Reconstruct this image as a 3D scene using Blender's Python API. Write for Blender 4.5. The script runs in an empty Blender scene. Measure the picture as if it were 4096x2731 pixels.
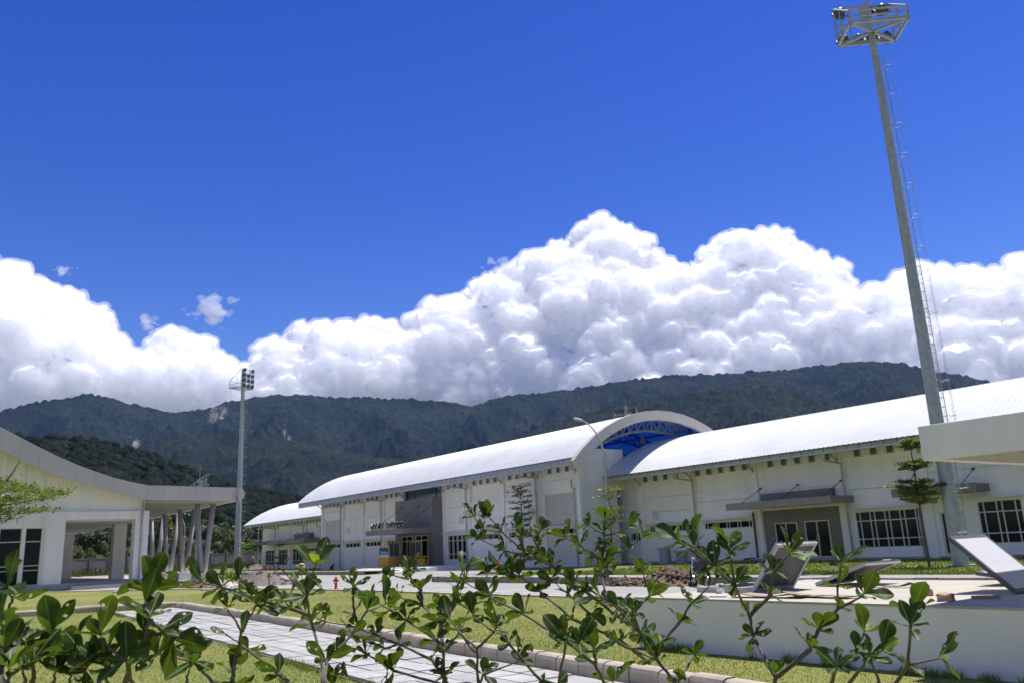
import bpy, bmesh, math, random
import numpy as np
from mathutils import Vector, Matrix

# ------------------------------------------------------------------ camera, sky, sun, exposure
S = bpy.context.scene
COL = S.collection
FPX, CXP, CYP = 3306.0, 2048.0, 1365.5            # lens of the photograph in its own pixels
PITCH, ROLL, EYE = math.radians(13.88), math.radians(2.63), 1.55
CAM = np.array([0, 0, EYE])
_F = np.array([0, math.cos(PITCH), math.sin(PITCH)])
_u0 = np.array([0, -math.sin(PITCH), math.cos(PITCH)])
_R = np.array([1., 0, 0])*math.cos(ROLL) - _u0*math.sin(ROLL)
_U = _u0*math.cos(ROLL) + np.array([1., 0, 0])*math.sin(ROLL)
cam = bpy.data.cameras.new('camera'); camo = bpy.data.objects.new('camera', cam); COL.objects.link(camo)
cam.sensor_width = 36.0; cam.lens = FPX/4096*36.0; cam.clip_start = 0.05; cam.clip_end = 60000
cam.dof.use_dof = True; cam.dof.focus_distance = 4.5; cam.dof.aperture_fstop = 12.9
M4 = Matrix(((_R[0], _U[0], -_F[0], 0), (_R[1], _U[1], -_F[1], 0), (_R[2], _U[2], -_F[2], EYE), (0, 0, 0, 1)))
camo.matrix_world = M4
S.camera = camo

SUN_AZ, SUN_EL = math.radians(54), math.radians(71)
SUNV = Vector((math.sin(SUN_AZ)*math.cos(SUN_EL), math.cos(SUN_AZ)*math.cos(SUN_EL), math.sin(SUN_EL)))
sl = bpy.data.lights.new('sun', 'SUN'); sl.energy = 3.3; sl.angle = math.radians(0.53); sl.color = (1, .965, .9)
so = bpy.data.objects.new('sun', sl); COL.objects.link(so); so.rotation_euler = (-SUNV).to_track_quat('-Z', 'Y').to_euler()

world = bpy.data.worlds.new('World'); S.world = world; world.use_nodes = True
wn, wl = world.node_tree.nodes, world.node_tree.links
bg = wn['Background']; bg.inputs['Strength'].default_value = 0.1
sky = wn.new('ShaderNodeTexSky'); sky.sky_type = 'NISHITA'; sky.sun_disc = False
sky.sun_elevation = SUN_EL; sky.sun_rotation = SUN_AZ; sky.altitude = 150
sky.air_density = 1.1; sky.dust_density = 0.15; sky.ozone_density = 3.2
hs = wn.new('ShaderNodeHueSaturation'); hs.inputs['Hue'].default_value = 0.527
hs.inputs['Saturation'].default_value = 1.28; hs.inputs['Value'].default_value = .535
gmm = wn.new('ShaderNodeGamma'); gmm.inputs[1].default_value = 1.18; wl.new(sky.outputs[0], gmm.inputs[0]); wl.new(gmm.outputs[0], hs.inputs['Color']); wl.new(hs.outputs[0], bg.inputs['Color'])

S.view_settings.view_transform = 'Standard'; S.view_settings.look = 'None'
S.view_settings.exposure = 0.92; S.view_settings.gamma = 1.0; S.view_settings.use_curve_mapping = False
S.render.engine = 'CYCLES'
cy = S.cycles
cy.use_denoising = True; cy.max_bounces = 8; cy.diffuse_bounces = 4; cy.glossy_bounces = 3
cy.transmission_bounces = 4; cy.volume_bounces = 2; cy.transparent_max_bounces = 6
cy.sample_clamp_indirect = 8.0; cy.caustics_reflective = False; cy.caustics_refractive = False
cy.use_adaptive_sampling = True; cy.adaptive_threshold = 0.025

# ------------------------------------------------------------------ geometry of the place
GA = math.radians(-52.8)                            # the whole site is laid out on one grid, turned by this
E1 = np.array([math.cos(GA), math.sin(GA), 0]); EM = np.array([-math.sin(GA), math.cos(GA), 0])
def W(u, v, z=0.0):
    return E1*u + EM*v + np.array([0, 0, z])
def ray(x, y):
    d = _F*FPX + _R*(x-CXP) - _U*(y-CYP); return d/np.linalg.norm(d)
def at_range(x, y, r):
    return CAM + ray(x, y)*r
def azel(x, y):
    d = ray(x, y); return math.atan2(d[0], d[1]), math.asin(d[2])
def proj(P):
    q = np.asarray(P)-CAM; z = q@_F
    return CXP+FPX*(q@_R)/z, CYP-FPX*(q@_U)/z

# ------------------------------------------------------------------ noise
def _hash(ix, iy, iz, seed):
    h = (ix.astype(np.int64)*374761393 + iy.astype(np.int64)*668265263 + iz.astype(np.int64)*2147483647 + seed*1274126177) & 0xffffffff
    h = ((h ^ (h >> 13))*1274126177) & 0xffffffff
    h = ((h ^ (h >> 16))*2246822519) & 0xffffffff
    return ((h ^ (h >> 15)) & 0xffffff)/float(0xffffff)
def vnoise(P, seed=0):
    P = np.asarray(P, float); i = np.floor(P).astype(np.int64); f = P-i; f = f*f*f*(f*(f*6-15)+10)
    r = 0
    for dx in (0, 1):
        wx = f[:, 0] if dx else 1-f[:, 0]
        for dy in (0, 1):
            wy = f[:, 1] if dy else 1-f[:, 1]
            for dz in (0, 1):
                wz = f[:, 2] if dz else 1-f[:, 2]
                r = r + wx*wy*wz*_hash(i[:, 0]+dx, i[:, 1]+dy, i[:, 2]+dz, seed)
    return r*2-1
def fbm(P, octv=4, seed=0, gain=.5):
    P = np.asarray(P, float); a, s, t = 1., 0., 0.
    for o in range(octv):
        s = s+a*vnoise(P*(2.03**o)+o*7.3, seed+o); t += a; a *= gain
    return s/t
def worley2(x, y, seed=0):
    ix = np.floor(x).astype(np.int64); iy = np.floor(y).astype(np.int64); best = np.full(x.shape, 9.); idv = np.zeros(x.shape)
    z = np.zeros_like(ix)
    for dx in (-1, 0, 1):
        for dy in (-1, 0, 1):
            jx = ix+dx+_hash(ix+dx, iy+dy, z, seed); jy = iy+dy+_hash(ix+dx, iy+dy, z, seed+9)
            d = np.hypot(jx-x, jy-y); m = d < best
            best = np.where(m, d, best); idv = np.where(m, _hash(ix+dx, iy+dy, z, seed+5), idv)
    return best, idv

HAZE = 3.6e-5
# ------------------------------------------------------------------ materials
MATS = {}
def pmat(name, col, rough=.6, metal=0., var=.12, scale=2., bump=0., bscale=30., col2=None, spec=.5, coord='pos', streak=False, rnd=0., bdist=.01, det=4):
    if name in MATS: return MATS[name]
    m = bpy.data.materials.new(name); m.use_nodes = True; MATS[name] = m
    nt = m.node_tree; n, l = nt.nodes, nt.links; b = n['Principled BSDF']
    b.inputs['Roughness'].default_value = rough; b.inputs['Metallic'].default_value = metal
    b.inputs['Specular IOR Level'].default_value = spec
    if coord == 'pos':
        src = n.new('ShaderNodeNewGeometry').outputs['Position']
    else:
        src = n.new('ShaderNodeTexCoord').outputs['Object']
    if streak:
        mp = n.new('ShaderNodeMapping'); mp.inputs['Scale'].default_value = (1, 1, .12); l.new(src, mp.inputs[0]); s2 = mp.outputs[0]
    else: s2 = src
    nz = n.new('ShaderNodeTexNoise'); nz.inputs['Scale'].default_value = scale; nz.inputs['Detail'].default_value = det; nz.inputs['Roughness'].default_value = .6
    l.new(s2, nz.inputs['Vector'])
    rp = n.new('ShaderNodeValToRGB'); e = rp.color_ramp.elements
    e[0].position, e[1].position = .3, .7
    c2 = col2 if col2 else tuple(max(0, c*(1+var)) for c in col)
    c1 = tuple(c*(1-var) for c in col) if not col2 else col
    e[0].color = (*c1, 1); e[1].color = (*c2, 1)
    l.new(nz.outputs[0], rp.inputs[0]); out = rp.outputs[0]
    if rnd:
        oi = n.new('ShaderNodeObjectInfo'); mr = n.new('ShaderNodeMapRange'); mr.inputs[3].default_value = 1-rnd; mr.inputs[4].default_value = 1+rnd
        l.new(oi.outputs['Random'], mr.inputs[0]); mx = n.new('ShaderNodeMix'); mx.data_type = 'RGBA'; mx.blend_type = 'MULTIPLY'; mx.inputs[0].default_value = 1
        cb = n.new('ShaderNodeCombineColor')
        for i in range(3): l.new(mr.outputs[0], cb.inputs[i])
        l.new(out, mx.inputs[6]); l.new(cb.outputs[0], mx.inputs[7]); out = mx.outputs[2]
    l.new(out, b.inputs['Base Color'])
    if bump:
        n2 = n.new('ShaderNodeTexNoise'); n2.inputs['Scale'].default_value = bscale; n2.inputs['Detail'].default_value = 5; l.new(src, n2.inputs['Vector'])
        bm = n.new('ShaderNodeBump'); bm.inputs['Strength'].default_value = bump; bm.inputs['Distance'].default_value = bdist
        l.new(n2.outputs[0], bm.inputs['Height']); l.new(bm.outputs[0], b.inputs['Normal'])
    return m
def leafmat(name, col, col2, trans, scale=8., tw=.35, rough=.45, rib=False, coord='pos', rnd=.25, spec=.5):
    m = pmat(name, col, rough=rough, col2=col2, scale=scale, coord=coord, rnd=rnd, spec=spec)
    nt = m.node_tree; n, l = nt.nodes, nt.links; b = n['Principled BSDF']; o = n['Material Output']
    if rib:
        tc = n.new('ShaderNodeTexCoord'); sp = n.new('ShaderNodeSeparateXYZ'); l.new(tc.outputs['Object'], sp.inputs[0])
        ab = n.new('ShaderNodeMath'); ab.operation = 'ABSOLUTE'; l.new(sp.outputs[0], ab.inputs[0])
        mr = n.new('ShaderNodeMapRange'); mr.inputs[1].default_value = .008; mr.inputs[2].default_value = .03; mr.inputs[3].default_value = 1; mr.inputs[4].default_value = 0
        l.new(ab.outputs[0], mr.inputs[0])
        mx = n.new('ShaderNodeMix'); mx.data_type = 'RGBA'; mx.inputs[7].default_value = (.30, .42, .12, 1)
        src = b.inputs['Base Color'].links[0].from_socket
        ml = n.new('ShaderNodeMath'); ml.operation = 'MULTIPLY'; ml.inputs[1].default_value = .6; l.new(mr.outputs[0], ml.inputs[0])
        l.new(ml.outputs[0], mx.inputs[0]); l.new(src, mx.inputs[6]); l.new(mx.outputs[2], b.inputs['Base Color'])
    t = n.new('ShaderNodeBsdfTranslucent'); t.inputs[0].default_value = (*trans, 1)
    ms = n.new('ShaderNodeMixShader'); ms.inputs[0].default_value = tw
    l.new(b.outputs[0], ms.inputs[1]); l.new(t.outputs[0], ms.inputs[2]); l.new(ms.outputs[0], o.inputs['Surface'])
    return m

WHITE = pmat('white_wall_paint', (.89, .865, .81), .75, var=.05, scale=1.3, streak=True, bump=.15, bscale=60)
WHITE2 = pmat('white_concrete_paint', (.86, .83, .765), .8, var=.07, scale=1.2, streak=True, bump=.2, bscale=50)
ROOF = pmat('white_metal_roof', (.68, .685, .66), .45, var=.07, scale=.5)
BLUE = pmat('blue_roof_lining', (.06, .25, .8), .5, var=.15, scale=.5)
FASC = pmat('grey_gutter_metal', (.36, .39, .41), .5, var=.06, scale=2)
TRIM = pmat('white_trim', (.75, .75, .74), .6, var=.03)
GREY = pmat('grey_cladding', (.20, .188, .168), .55, var=.08, scale=1.5, rnd=.03)
BEIGE = pmat('beige_grey_cladding', (.56, .52, .46), .5, var=.04, scale=.6, rnd=.02)
CREAM = pmat('cream_window_frame', (.66, .65, .58), .55, var=.03)
GLASS = pmat('dark_window_glass', (.004, .010, .014), .05, var=.3, scale=1.1, spec=.12)
GLASSB = pmat('blue_window_glass', (.13, .17, .22), .12, var=.2, scale=.8, spec=.9)
DARK = pmat('dark_steel', (.05, .05, .05), .6, var=.2)
PIPE = pmat('grey_pipe', (.46, .45, .42), .5, var=.08)
MAROON = pmat('maroon_pipe', (.10, .03, .03), .5)
STEEL = pmat('galvanised_steel', (.44, .47, .46), .5, metal=.15, scale=4, col2=(.30, .33, .32))
CONC = pmat('plain_concrete', (.40, .39, .36), .85, var=.1, scale=1.1, bump=.3, bscale=40)
ROADM = pmat('concrete_road', (.28, .265, .235), .85, col2=(.35, .335, .30), scale=.5, bump=.3, bscale=60, det=8)
TILEM = pmat('paving_tile', (.38, .365, .335), .8, var=.16, scale=3, bump=.35, bscale=70, rnd=.09)
JOINT = pmat('sandy_joint', (.20, .175, .135), .95)
KERBM = pmat('kerb_stone', (.43, .36, .27), .85, var=.2, scale=3, bump=.4, bscale=30, rnd=.08)
KERBD = pmat('weathered_kerb', (.27, .24, .20), .9, var=.25, scale=2.5, bump=.4, bscale=30, rnd=.12)
LAWN = pmat('lawn', (.12, .16, .022), .95, col2=(.25, .22, .055), scale=.4, bump=.6, bscale=45, det=9)
VERGE = pmat('verge_grass', (.12, .15, .025), .95, col2=(.21, .20, .05), scale=.6, bump=.6, bscale=40, det=9)
EARTH = pmat('scrubby_ground', (.085, .095, .03), .95, col2=(.19, .175, .09), scale=.12, bump=.4, bscale=8, det=9)
DIRT = pmat('brown_earth', (.10, .068, .04), .95, col2=(.20, .14, .09), scale=2.5, bump=.8, bscale=9, bdist=.08)
SAND = pmat('grey_sand', (.13, .11, .09), .95, col2=(.20, .17, .14), scale=2.5, bump=.5, bscale=14, bdist=.04)
RUBB = pmat('pale_rubble', (.42, .38, .33), .9, col2=(.60, .56, .52), scale=6)
BARK = pmat('bark', (.075, .06, .045), .9, col2=(.17, .145, .12), scale=30, bump=.5, bscale=90, bdist=.003)
BARKT = pmat('tree_bark', (.09, .065, .05), .9, col2=(.16, .13, .10), scale=8, bump=.5, bscale=20)
YELL = pmat('yellow_paint', (.62, .33, .02), .5, var=.08)
NAVY = pmat('navy_panel', (.012, .014, .045), .6, var=.1)
REDP = pmat('red_paint', (.42, .02, .02), .45, var=.15)
BLACK = pmat('black_plastic', (.012, .012, .013), .5, var=.1)
CHROME = pmat('bright_metal', (.7, .7, .7), .2, metal=1)
LIDM = pmat('grey_painted_lid', (.085, .088, .095), .6, var=.08, scale=5)
LIDP = pmat('pale_lid_lining', (.52, .52, .58), .7, var=.03, scale=8)
WOOD = pmat('weathered_wood', (.26, .19, .12), .85, col2=(.40, .30, .20), scale=6, bump=.3, bscale=25)
BRICKM = pmat('brick_clay', (.32, .20, .12), .9, col2=(.45, .32, .22), scale=12, bump=.4)
FENCEM = pmat('stained_concrete', (.14, .13, .115), .9, col2=(.24, .22, .19), scale=.8, streak=True, bump=.4, bscale=10)
SKINM = pmat('skin', (.16, .08, .05), .6)
BLUEC = pmat('blue_print', (.02, .12, .42), .6)

# ------------------------------------------------------------------ mesh helpers
class MB:
    def __init__(s): s.v, s.f, s.mi = [], [], []
    def add(s, vs, fs, mi=0):
        o = len(s.v); s.v += [tuple(map(float, p)) for p in vs]; s.f += [tuple(i+o for i in f) for f in fs]; s.mi += [mi]*len(fs); return s
    def box(s, x0, x1, y0, y1, z0, z1, mi=0):
        return s.add([(x0, y0, z0), (x1, y0, z0), (x1, y1, z0), (x0, y1, z0), (x0, y0, z1), (x1, y0, z1), (x1, y1, z1), (x0, y1, z1)],
                     [(0, 3, 2, 1), (4, 5, 6, 7), (0, 1, 5, 4), (1, 2, 6, 5), (2, 3, 7, 6), (3, 0, 4, 7)], mi)
    def prism(s, poly, a0, a1, axis='u', mi=0):
        # poly: (p,q) in the two other axes; extruded along axis.  u: (v,z)  v: (u,z)  z: (u,v)
        k = len(poly)
        def pt(a, p): return (a, p[0], p[1]) if axis == 'u' else (p[0], a, p[1]) if axis == 'v' else (p[0], p[1], a)
        vs = [pt(a0, p) for p in poly]+[pt(a1, p) for p in poly]
        fs = [tuple(range(k))[::-1], tuple(range(k, 2*k))]+[(i, (i+1) % k, k+(i+1) % k, k+i) for i in range(k)]
        return s.add(vs, fs, mi)
    def tube(s, pts, r, n=8, mi=0, caps=True):
        pts = [Vector(p) for p in pts]; k = len(pts)
        rs = [r]*k if isinstance(r, (int, float)) else list(r)
        vs, fs = [], []; up = Vector((0, 0, 1)); prev = None
        for i, p in enumerate(pts):
            t = (pts[min(i+1, k-1)]-pts[max(i-1, 0)]).normalized()
            if prev is None:
                a = t.cross(up) if abs(t.z) < .95 else t.cross(Vector((1, 0, 0)))
            else:
                a = prev-t*prev.dot(t)
                if a.length < 1e-6: a = t.cross(up)
            a.normalize(); prev = a; b = t.cross(a)
            for j in range(n):
                an = 2*math.pi*j/n; vs.append(p+(a*math.cos(an)+b*math.sin(an))*rs[i])
        for i in range(k-1):
            for j in range(n): fs.append((i*n+j, i*n+(j+1) % n, (i+1)*n+(j+1) % n, (i+1)*n+j))
        if caps: fs += [tuple(range(n))[::-1], tuple((k-1)*n+j for j in range(n))]
        return s.add(vs, fs, mi)
    def lathe(s, prof, c=(0, 0, 0), n=12, mi=0):
        return s.tube([(c[0], c[1], c[2]+z+1e-5*i) for i, (r, z) in enumerate(prof)], [r for r, z in prof], n, mi)
    def beam(s, p, q, w, h=None, mi=0):
        # square bar between two points
        p, q = Vector(p), Vector(q); t = (q-p).normalized(); a = t.cross(Vector((0, 0, 1)))
        if a.length < 1e-4: a = Vector((1, 0, 0))
        a.normalize(); b = t.cross(a); h = h or w; vs = []
        for c in (p, q):
            for sx, sy in ((-1, -1), (1, -1), (1, 1), (-1, 1)): vs.append(c+a*sx*w/2+b*sy*h/2)
        return s.add(vs, [(0, 3, 2, 1), (4, 5, 6, 7), (0, 1, 5, 4), (1, 2, 6, 5), (2, 3, 7, 6), (3, 0, 4, 7)], mi)
    def mesh(s, name, mats, smooth=False, org=(0, 0, 0)):
        me = bpy.data.meshes.new(name); ox, oy, oz = org
        me.from_pydata([(x-ox, y-oy, z-oz) for x, y, z in s.v], [], s.f)
        for m in (mats if isinstance(mats, (list, tuple)) else [mats]): me.materials.append(m)
        if any(s.mi): me.polygons.foreach_set('material_index', s.mi)
        if smooth: me.polygons.foreach_set('use_smooth', [True]*len(me.polygons))
        me.validate(); me.update(); return me
    def build(s, name, mats, parent=None, org=(0, 0, 0), smooth=False, bevel=0., loc=None):
        o = bpy.data.objects.new(name, s.mesh(name, mats, smooth, org)); COL.objects.link(o)
        if parent: o.parent = parent
        if loc is not None: o.location = loc
        if bevel:
            b = o.modifiers.new('bevel', 'BEVEL'); b.width = bevel; b.segments = 2; b.limit_method = 'ANGLE'
        return o
def fastmesh(name, V, Fc, mats, smooth=False, mi=None):
    V = np.asarray(V, np.float32); Fc = np.asarray(Fc, np.int32); k = Fc.shape[1]
    me = bpy.data.meshes.new(name); me.vertices.add(len(V)); me.vertices.foreach_set('co', V.ravel())
    me.loops.add(Fc.size); me.loops.foreach_set('vertex_index', Fc.ravel())
    me.polygons.add(len(Fc)); me.polygons.foreach_set('loop_start', np.arange(0, Fc.size, k, dtype=np.int32))
    try: me.polygons.foreach_set('loop_total', np.full(len(Fc), k, np.int32))
    except Exception: pass
    for m in (mats if isinstance(mats, (list, tuple)) else [mats]): me.materials.append(m)
    if mi is not None: me.polygons.foreach_set('material_index', np.asarray(mi, np.int32))
    me.polygons.foreach_set('use_smooth', np.full(len(Fc), smooth))
    me.update(); me.validate(); return me
def obj(name, me, parent=None, loc=None, rot=None, scale=None):
    o = bpy.data.objects.new(name, me); COL.objects.link(o)
    if parent: o.parent = parent
    if loc is not None: o.location = loc
    if rot is not None: o.rotation_euler = rot
    if scale is not None: o.scale = scale
    return o
def tag(o, label, cat, group=None):
    o['label'] = label; o['category'] = cat
    if group: o['group'] = group
    return o
def struct(o, label=None):
    o['kind'] = 'structure'
    if label: o['label'] = label
    return o
def stuff(o, label=None, cat=None):
    o['kind'] = 'stuff'
    if label: o['label'] = label
    if cat: o['category'] = cat
    return o
def thing(name, label, cat, loc=(0, 0, 0), rz=0., group=None):
    o = bpy.data.objects.new(name, None); COL.objects.link(o); o.location = loc; o.rotation_euler = (0, 0, rz)
    o.empty_display_size = .2
    return tag(o, label, cat, group)
def gthing(name, label, cat, u, v, z=0., rz=0., group=None):       # a thing standing on the site grid
    return thing(name, label, cat, tuple(W(u, v, z)), GA+rz, group)
_UB = {}
def ub(name, u0, u1, v0, v1, z0, z1, mat, parent, org=(0, 0, 0)):
    """a block sharing one unit mesh per material; org is the grid position of the thing's root"""
    if mat.name not in _UB:
        _UB[mat.name] = MB().box(-.5, .5, -.5, .5, -.5, .5).mesh('block_'+mat.name, mat)
    return obj(name, _UB[mat.name], parent, ((u0+u1)/2-org[0], (v0+v1)/2-org[1], (z0+z1)/2-org[2]), None, (u1-u0, v1-v0, z1-z0))
def copy_tree(o, parent=None):
    c = o.copy(); COL.objects.link(c); c.parent = parent
    for ch in list(o.children):
        copy_tree(ch, c)
    return c
rng = random.Random(7); nr = np.random.default_rng(11)
def gput(o):                                           # put a mesh built in grid coordinates into the world
    o.rotation_euler = (0, 0, GA); return o
# ------------------------------------------------------------------ ground, mountains, clouds, haze
gm = MB(); gm.add([(-6000, -6000, -.05), (6000, -6000, -.05), (6000, 6000, -.05), (-6000, 6000, -.05)], [(0, 1, 2, 3)])
struct(gm.build('ground', EARTH))

def forest_material(name, c1, c2, cell, bare=False):
    m = bpy.data.materials.new(name); m.use_nodes = True; nt = m.node_tree; n, l = nt.nodes, nt.links; b = n['Principled BSDF']
    b.inputs['Roughness'].default_value = .9; b.inputs['Specular IOR Level'].default_value = .12
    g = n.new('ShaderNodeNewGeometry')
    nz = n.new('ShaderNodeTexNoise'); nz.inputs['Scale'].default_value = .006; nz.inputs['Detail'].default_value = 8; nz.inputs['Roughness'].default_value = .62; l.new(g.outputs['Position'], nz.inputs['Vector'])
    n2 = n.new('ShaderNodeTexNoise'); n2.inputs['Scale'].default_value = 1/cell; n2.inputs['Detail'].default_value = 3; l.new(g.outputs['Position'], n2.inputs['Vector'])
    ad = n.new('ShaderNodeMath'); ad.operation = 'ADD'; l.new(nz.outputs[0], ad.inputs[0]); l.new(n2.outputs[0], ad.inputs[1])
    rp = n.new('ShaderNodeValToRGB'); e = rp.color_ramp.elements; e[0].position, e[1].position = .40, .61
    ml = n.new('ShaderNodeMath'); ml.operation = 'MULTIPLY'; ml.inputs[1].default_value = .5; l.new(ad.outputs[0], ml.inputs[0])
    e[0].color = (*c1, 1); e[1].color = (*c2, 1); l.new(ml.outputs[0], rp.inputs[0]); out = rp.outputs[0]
    if bare:
        at = n.new('ShaderNodeAttribute'); at.attribute_name = 'bare'
        mx = n.new('ShaderNodeMix'); mx.data_type = 'RGBA'; mx.inputs[7].default_value = (.26, .24, .20, 1)
        l.new(at.outputs['Fac'], mx.inputs[0]); l.new(out, mx.inputs[6]); out = mx.outputs[2]
    l.new(out, b.inputs['Base Color'])
    n3 = n.new('ShaderNodeTexNoise'); n3.inputs['Scale'].default_value = 3/cell; n3.inputs['Detail'].default_value = 4; l.new(g.outputs['Position'], n3.inputs['Vector'])
    bm = n.new('ShaderNodeBump'); bm.inputs['Strength'].default_value = .9; bm.inputs['Distance'].default_value = cell*.35
    l.new(n3.outputs[0], bm.inputs['Height']); l.new(bm.outputs[0], b.inputs['Normal'])
    return m
FORFAR = forest_material('far_forest', (.002, .0045, .004), (.022, .032, .013), 16, True)  # forest tones, their contrast widened to stand in for cloud shadows
FORMID = forest_material('middle_forest', (.0025, .006, .0035), (.024, .036, .012), 12)
FORNEAR = forest_material('hill_forest', (.003, .007, .002), (.011, .018, .005), 6)

def ridge(pts):
    a = np.array([azel(*p) for p in pts]); o = np.argsort(a[:, 0]); return a[o, 0], a[o, 1]
def terrain(name, pts, r0, r1, r2, naz, nrr, azr, mat, cell, crown, carve, seed, foot=.05, power=1.15, patches=(), spur=.2):
    ra, re = ridge(pts)
    az = np.linspace(math.radians(azr[0]), math.radians(azr[1]), naz)
    el = np.interp(az, ra, re)
    # outside the picture the range goes on, rolling gently
    off = np.clip(np.maximum(ra[0]-az, az-ra[-1]), 0, None)
    el = el + np.where(off > 0, .02*vnoise(np.stack([az*9, az*0, az*0], 1), seed)*np.clip(off*8, 0, 1), 0)
    el = np.convolve(np.pad(el, 9, mode='edge'), np.hanning(19)/np.hanning(19).sum(), 'valid')
    el = el + .0016*fbm(np.stack([az*70, az*0, az*0+seed], 1), 3, seed+2)
    nf = int(nrr*.86); rr = np.concatenate([np.linspace(r0, r1, nf), np.linspace(r1, r2, nrr-nf+1)[1:]])
    A, Rr = np.meshgrid(az, rr); x = Rr*np.sin(A); y = Rr*np.cos(A)
    t = np.clip((Rr-r0)/(r1-r0), 0, 1); H = r1*np.tan(el)[None, :]+EYE
    q = np.stack([x.ravel()/(r1*.10), y.ravel()/(r1*.10), np.full(x.size, seed*3.1)], 1)
    rd = (1-np.abs(fbm(q, 4, seed))*2.2).reshape(x.shape)
    q2 = np.stack([(A*r1).ravel()/(r1*.06)+2*fbm(q*2, 2, seed+3), (t*3.5).ravel(), np.full(x.size, seed*1.7)], 1)
    rd2 = (1-np.abs(fbm(q2, 3, seed+20))*2.2).reshape(x.shape)
    prof = foot+(1-foot)*t**power
    env = np.clip(4*t*(1-t), 0, 1)**.8
    rd3 = (1-np.abs(fbm(q*3.3, 3, seed+40))*2.2).reshape(x.shape)
    z = H*prof - H*carve*env*(1-.72*rd-.13*rd2-.15*rd3)
    ph = A*r1/(r1*.115)+(.75*fbm(q*.9, 3, seed+60)).reshape(x.shape)+t*.5
    tri = np.abs(((ph % 1.)*2-1)); z = z - H*spur*env*(1-tri)*(.6+.6*rd)
    ph2 = A*r1/(r1*.047)+(.6*fbm(q*2, 2, seed+70)).reshape(x.shape)-t*.8
    z = z - H*spur*.35*env*(1-np.abs(((ph2 % 1.)*2-1)))
    back = np.clip((Rr-r1)/(r2-r1), 0, 1); z = z*(1-.55*back**1.3)
    w, idv = worley2(x.ravel()/cell, y.ravel()/cell, seed)
    z = z + (crown*(1-np.clip(w, 0, 1)**2)*(.5+idv)).reshape(x.shape) - crown*.9
    z = np.where(t <= .001, -2, z)
    V = np.stack([x.ravel(), y.ravel(), z.ravel()], 1)
    nn, na = len(rr), naz
    i = (np.arange(nn-1)[:, None]*na+np.arange(na-1)[None, :]).ravel()
    Fc = np.stack([i, i+1, i+na+1, i+na], 1)
    me = fastmesh(name, V, Fc, mat, smooth=False)
    if patches:
        px, py = proj(V); b = np.zeros(len(V))
        jit = fbm(V/22., 3, 5)*22
        for (cx, cy, sx, sy, sl) in patches:
            b = np.maximum(b, np.clip(1.6-1.3*np.hypot((px-cx-sl*(py-cy)+jit)/sx, (py-cy+jit)/sy), 0, 1)*(np.abs(jit) > 3))
        at = me.attributes.new('bare', 'FLOAT', 'POINT'); at.data.foreach_set('value', b.astype(np.float32))
    return struct(obj(name, me))
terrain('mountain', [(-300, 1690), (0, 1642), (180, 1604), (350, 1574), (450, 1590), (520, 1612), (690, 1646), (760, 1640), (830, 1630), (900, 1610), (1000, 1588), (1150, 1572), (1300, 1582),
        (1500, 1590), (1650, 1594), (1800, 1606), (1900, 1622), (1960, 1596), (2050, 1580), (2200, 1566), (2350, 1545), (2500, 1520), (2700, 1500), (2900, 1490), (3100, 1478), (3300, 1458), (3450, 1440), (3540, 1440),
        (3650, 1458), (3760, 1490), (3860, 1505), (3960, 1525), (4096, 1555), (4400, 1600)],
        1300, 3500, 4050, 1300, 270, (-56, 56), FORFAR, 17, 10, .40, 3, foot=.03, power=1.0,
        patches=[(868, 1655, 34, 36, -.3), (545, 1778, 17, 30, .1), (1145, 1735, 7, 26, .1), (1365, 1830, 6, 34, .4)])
terrain('foothill', [(-200, 1900), (430, 1845), (520, 1792), (640, 1757), (800, 1737), (1000, 1742), (1180, 1764), (1350, 1796), (1550, 1836), (1700, 1850), (1900, 1795), (2100, 1728), (2300, 1668), (2500, 1610), (2700, 1574), (2884, 1556),
        (3050, 1562), (3190, 1566), (3457, 1620), (3700, 1662), (4096, 1725), (4500, 1760)],
        1000, 2350, 2900, 900, 150, (-50, 50), FORMID, 12, 8.5, .42, 8, foot=.02, power=.95)
terrain('forested_hill', [(-500, 1760), (0, 1742), (100, 1740), (200, 1748), (350, 1762), (500, 1795), (650, 1836), (800, 1894), (900, 1926), (1000, 1952), (1150, 1985), (1400, 2040), (1900, 2100), (3000, 2120)],
        330, 760, 980, 420, 70, (-60, 20), FORNEAR, 8, 4.5, .16, 14, foot=.05, power=.9, spur=0)

def blob_mesh(n_sub, seed, amp):
    bm = bmesh.new(); bmesh.ops.create_icosphere(bm, subdivisions=n_sub, radius=1); V = np.array([v.co[:] for v in bm.verts]); Fc = np.array([[v.index for v in f.verts] for f in bm.faces]); bm.free()
    return V, Fc
# crowns standing on the hill: one mass nobody could count
IV, IF = blob_mesh(2, 0, 0)
ra, re = ridge([(0, 1742), (100, 1740), (200, 1748), (350, 1762), (500, 1795), (650, 1836), (800, 1894), (900, 1926), (1000, 1952), (1150, 1985), (1400, 2040)])
vs, fs, off = [], [], 0
for k in range(1900):
    a = math.radians(nr.uniform(-40, -9)); t = nr.uniform(.12, 1.0)**.75; r = 330+430*t
    H = 760*math.tan(np.interp(a, ra, re))+EYE
    zc = H*(.05+.95*t**.9)-H*.05*4*t*(1-t)
    s = nr.uniform(2.2, 4.6)*(1.15 if nr.random() < .2 else 1)
    c = np.array([r*math.sin(a), r*math.cos(a), zc-1.0+nr.uniform(0, 1.5)])
    d = 1+.34*fbm(IV*1.7+nr.uniform(0, 99, 3), 2, k % 17)[:, None]+.22*vnoise(IV*4.5+k*3.1, 3)[:, None]
    vs.append(IV*d*np.array([s, s, s*nr.uniform(.8, 1.25)])+c); fs.append(IF+off); off += len(IV)
CROWNS = forest_material('hill_crowns', (.001, .003, .001), (.009, .016, .004), 2.2)
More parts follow.
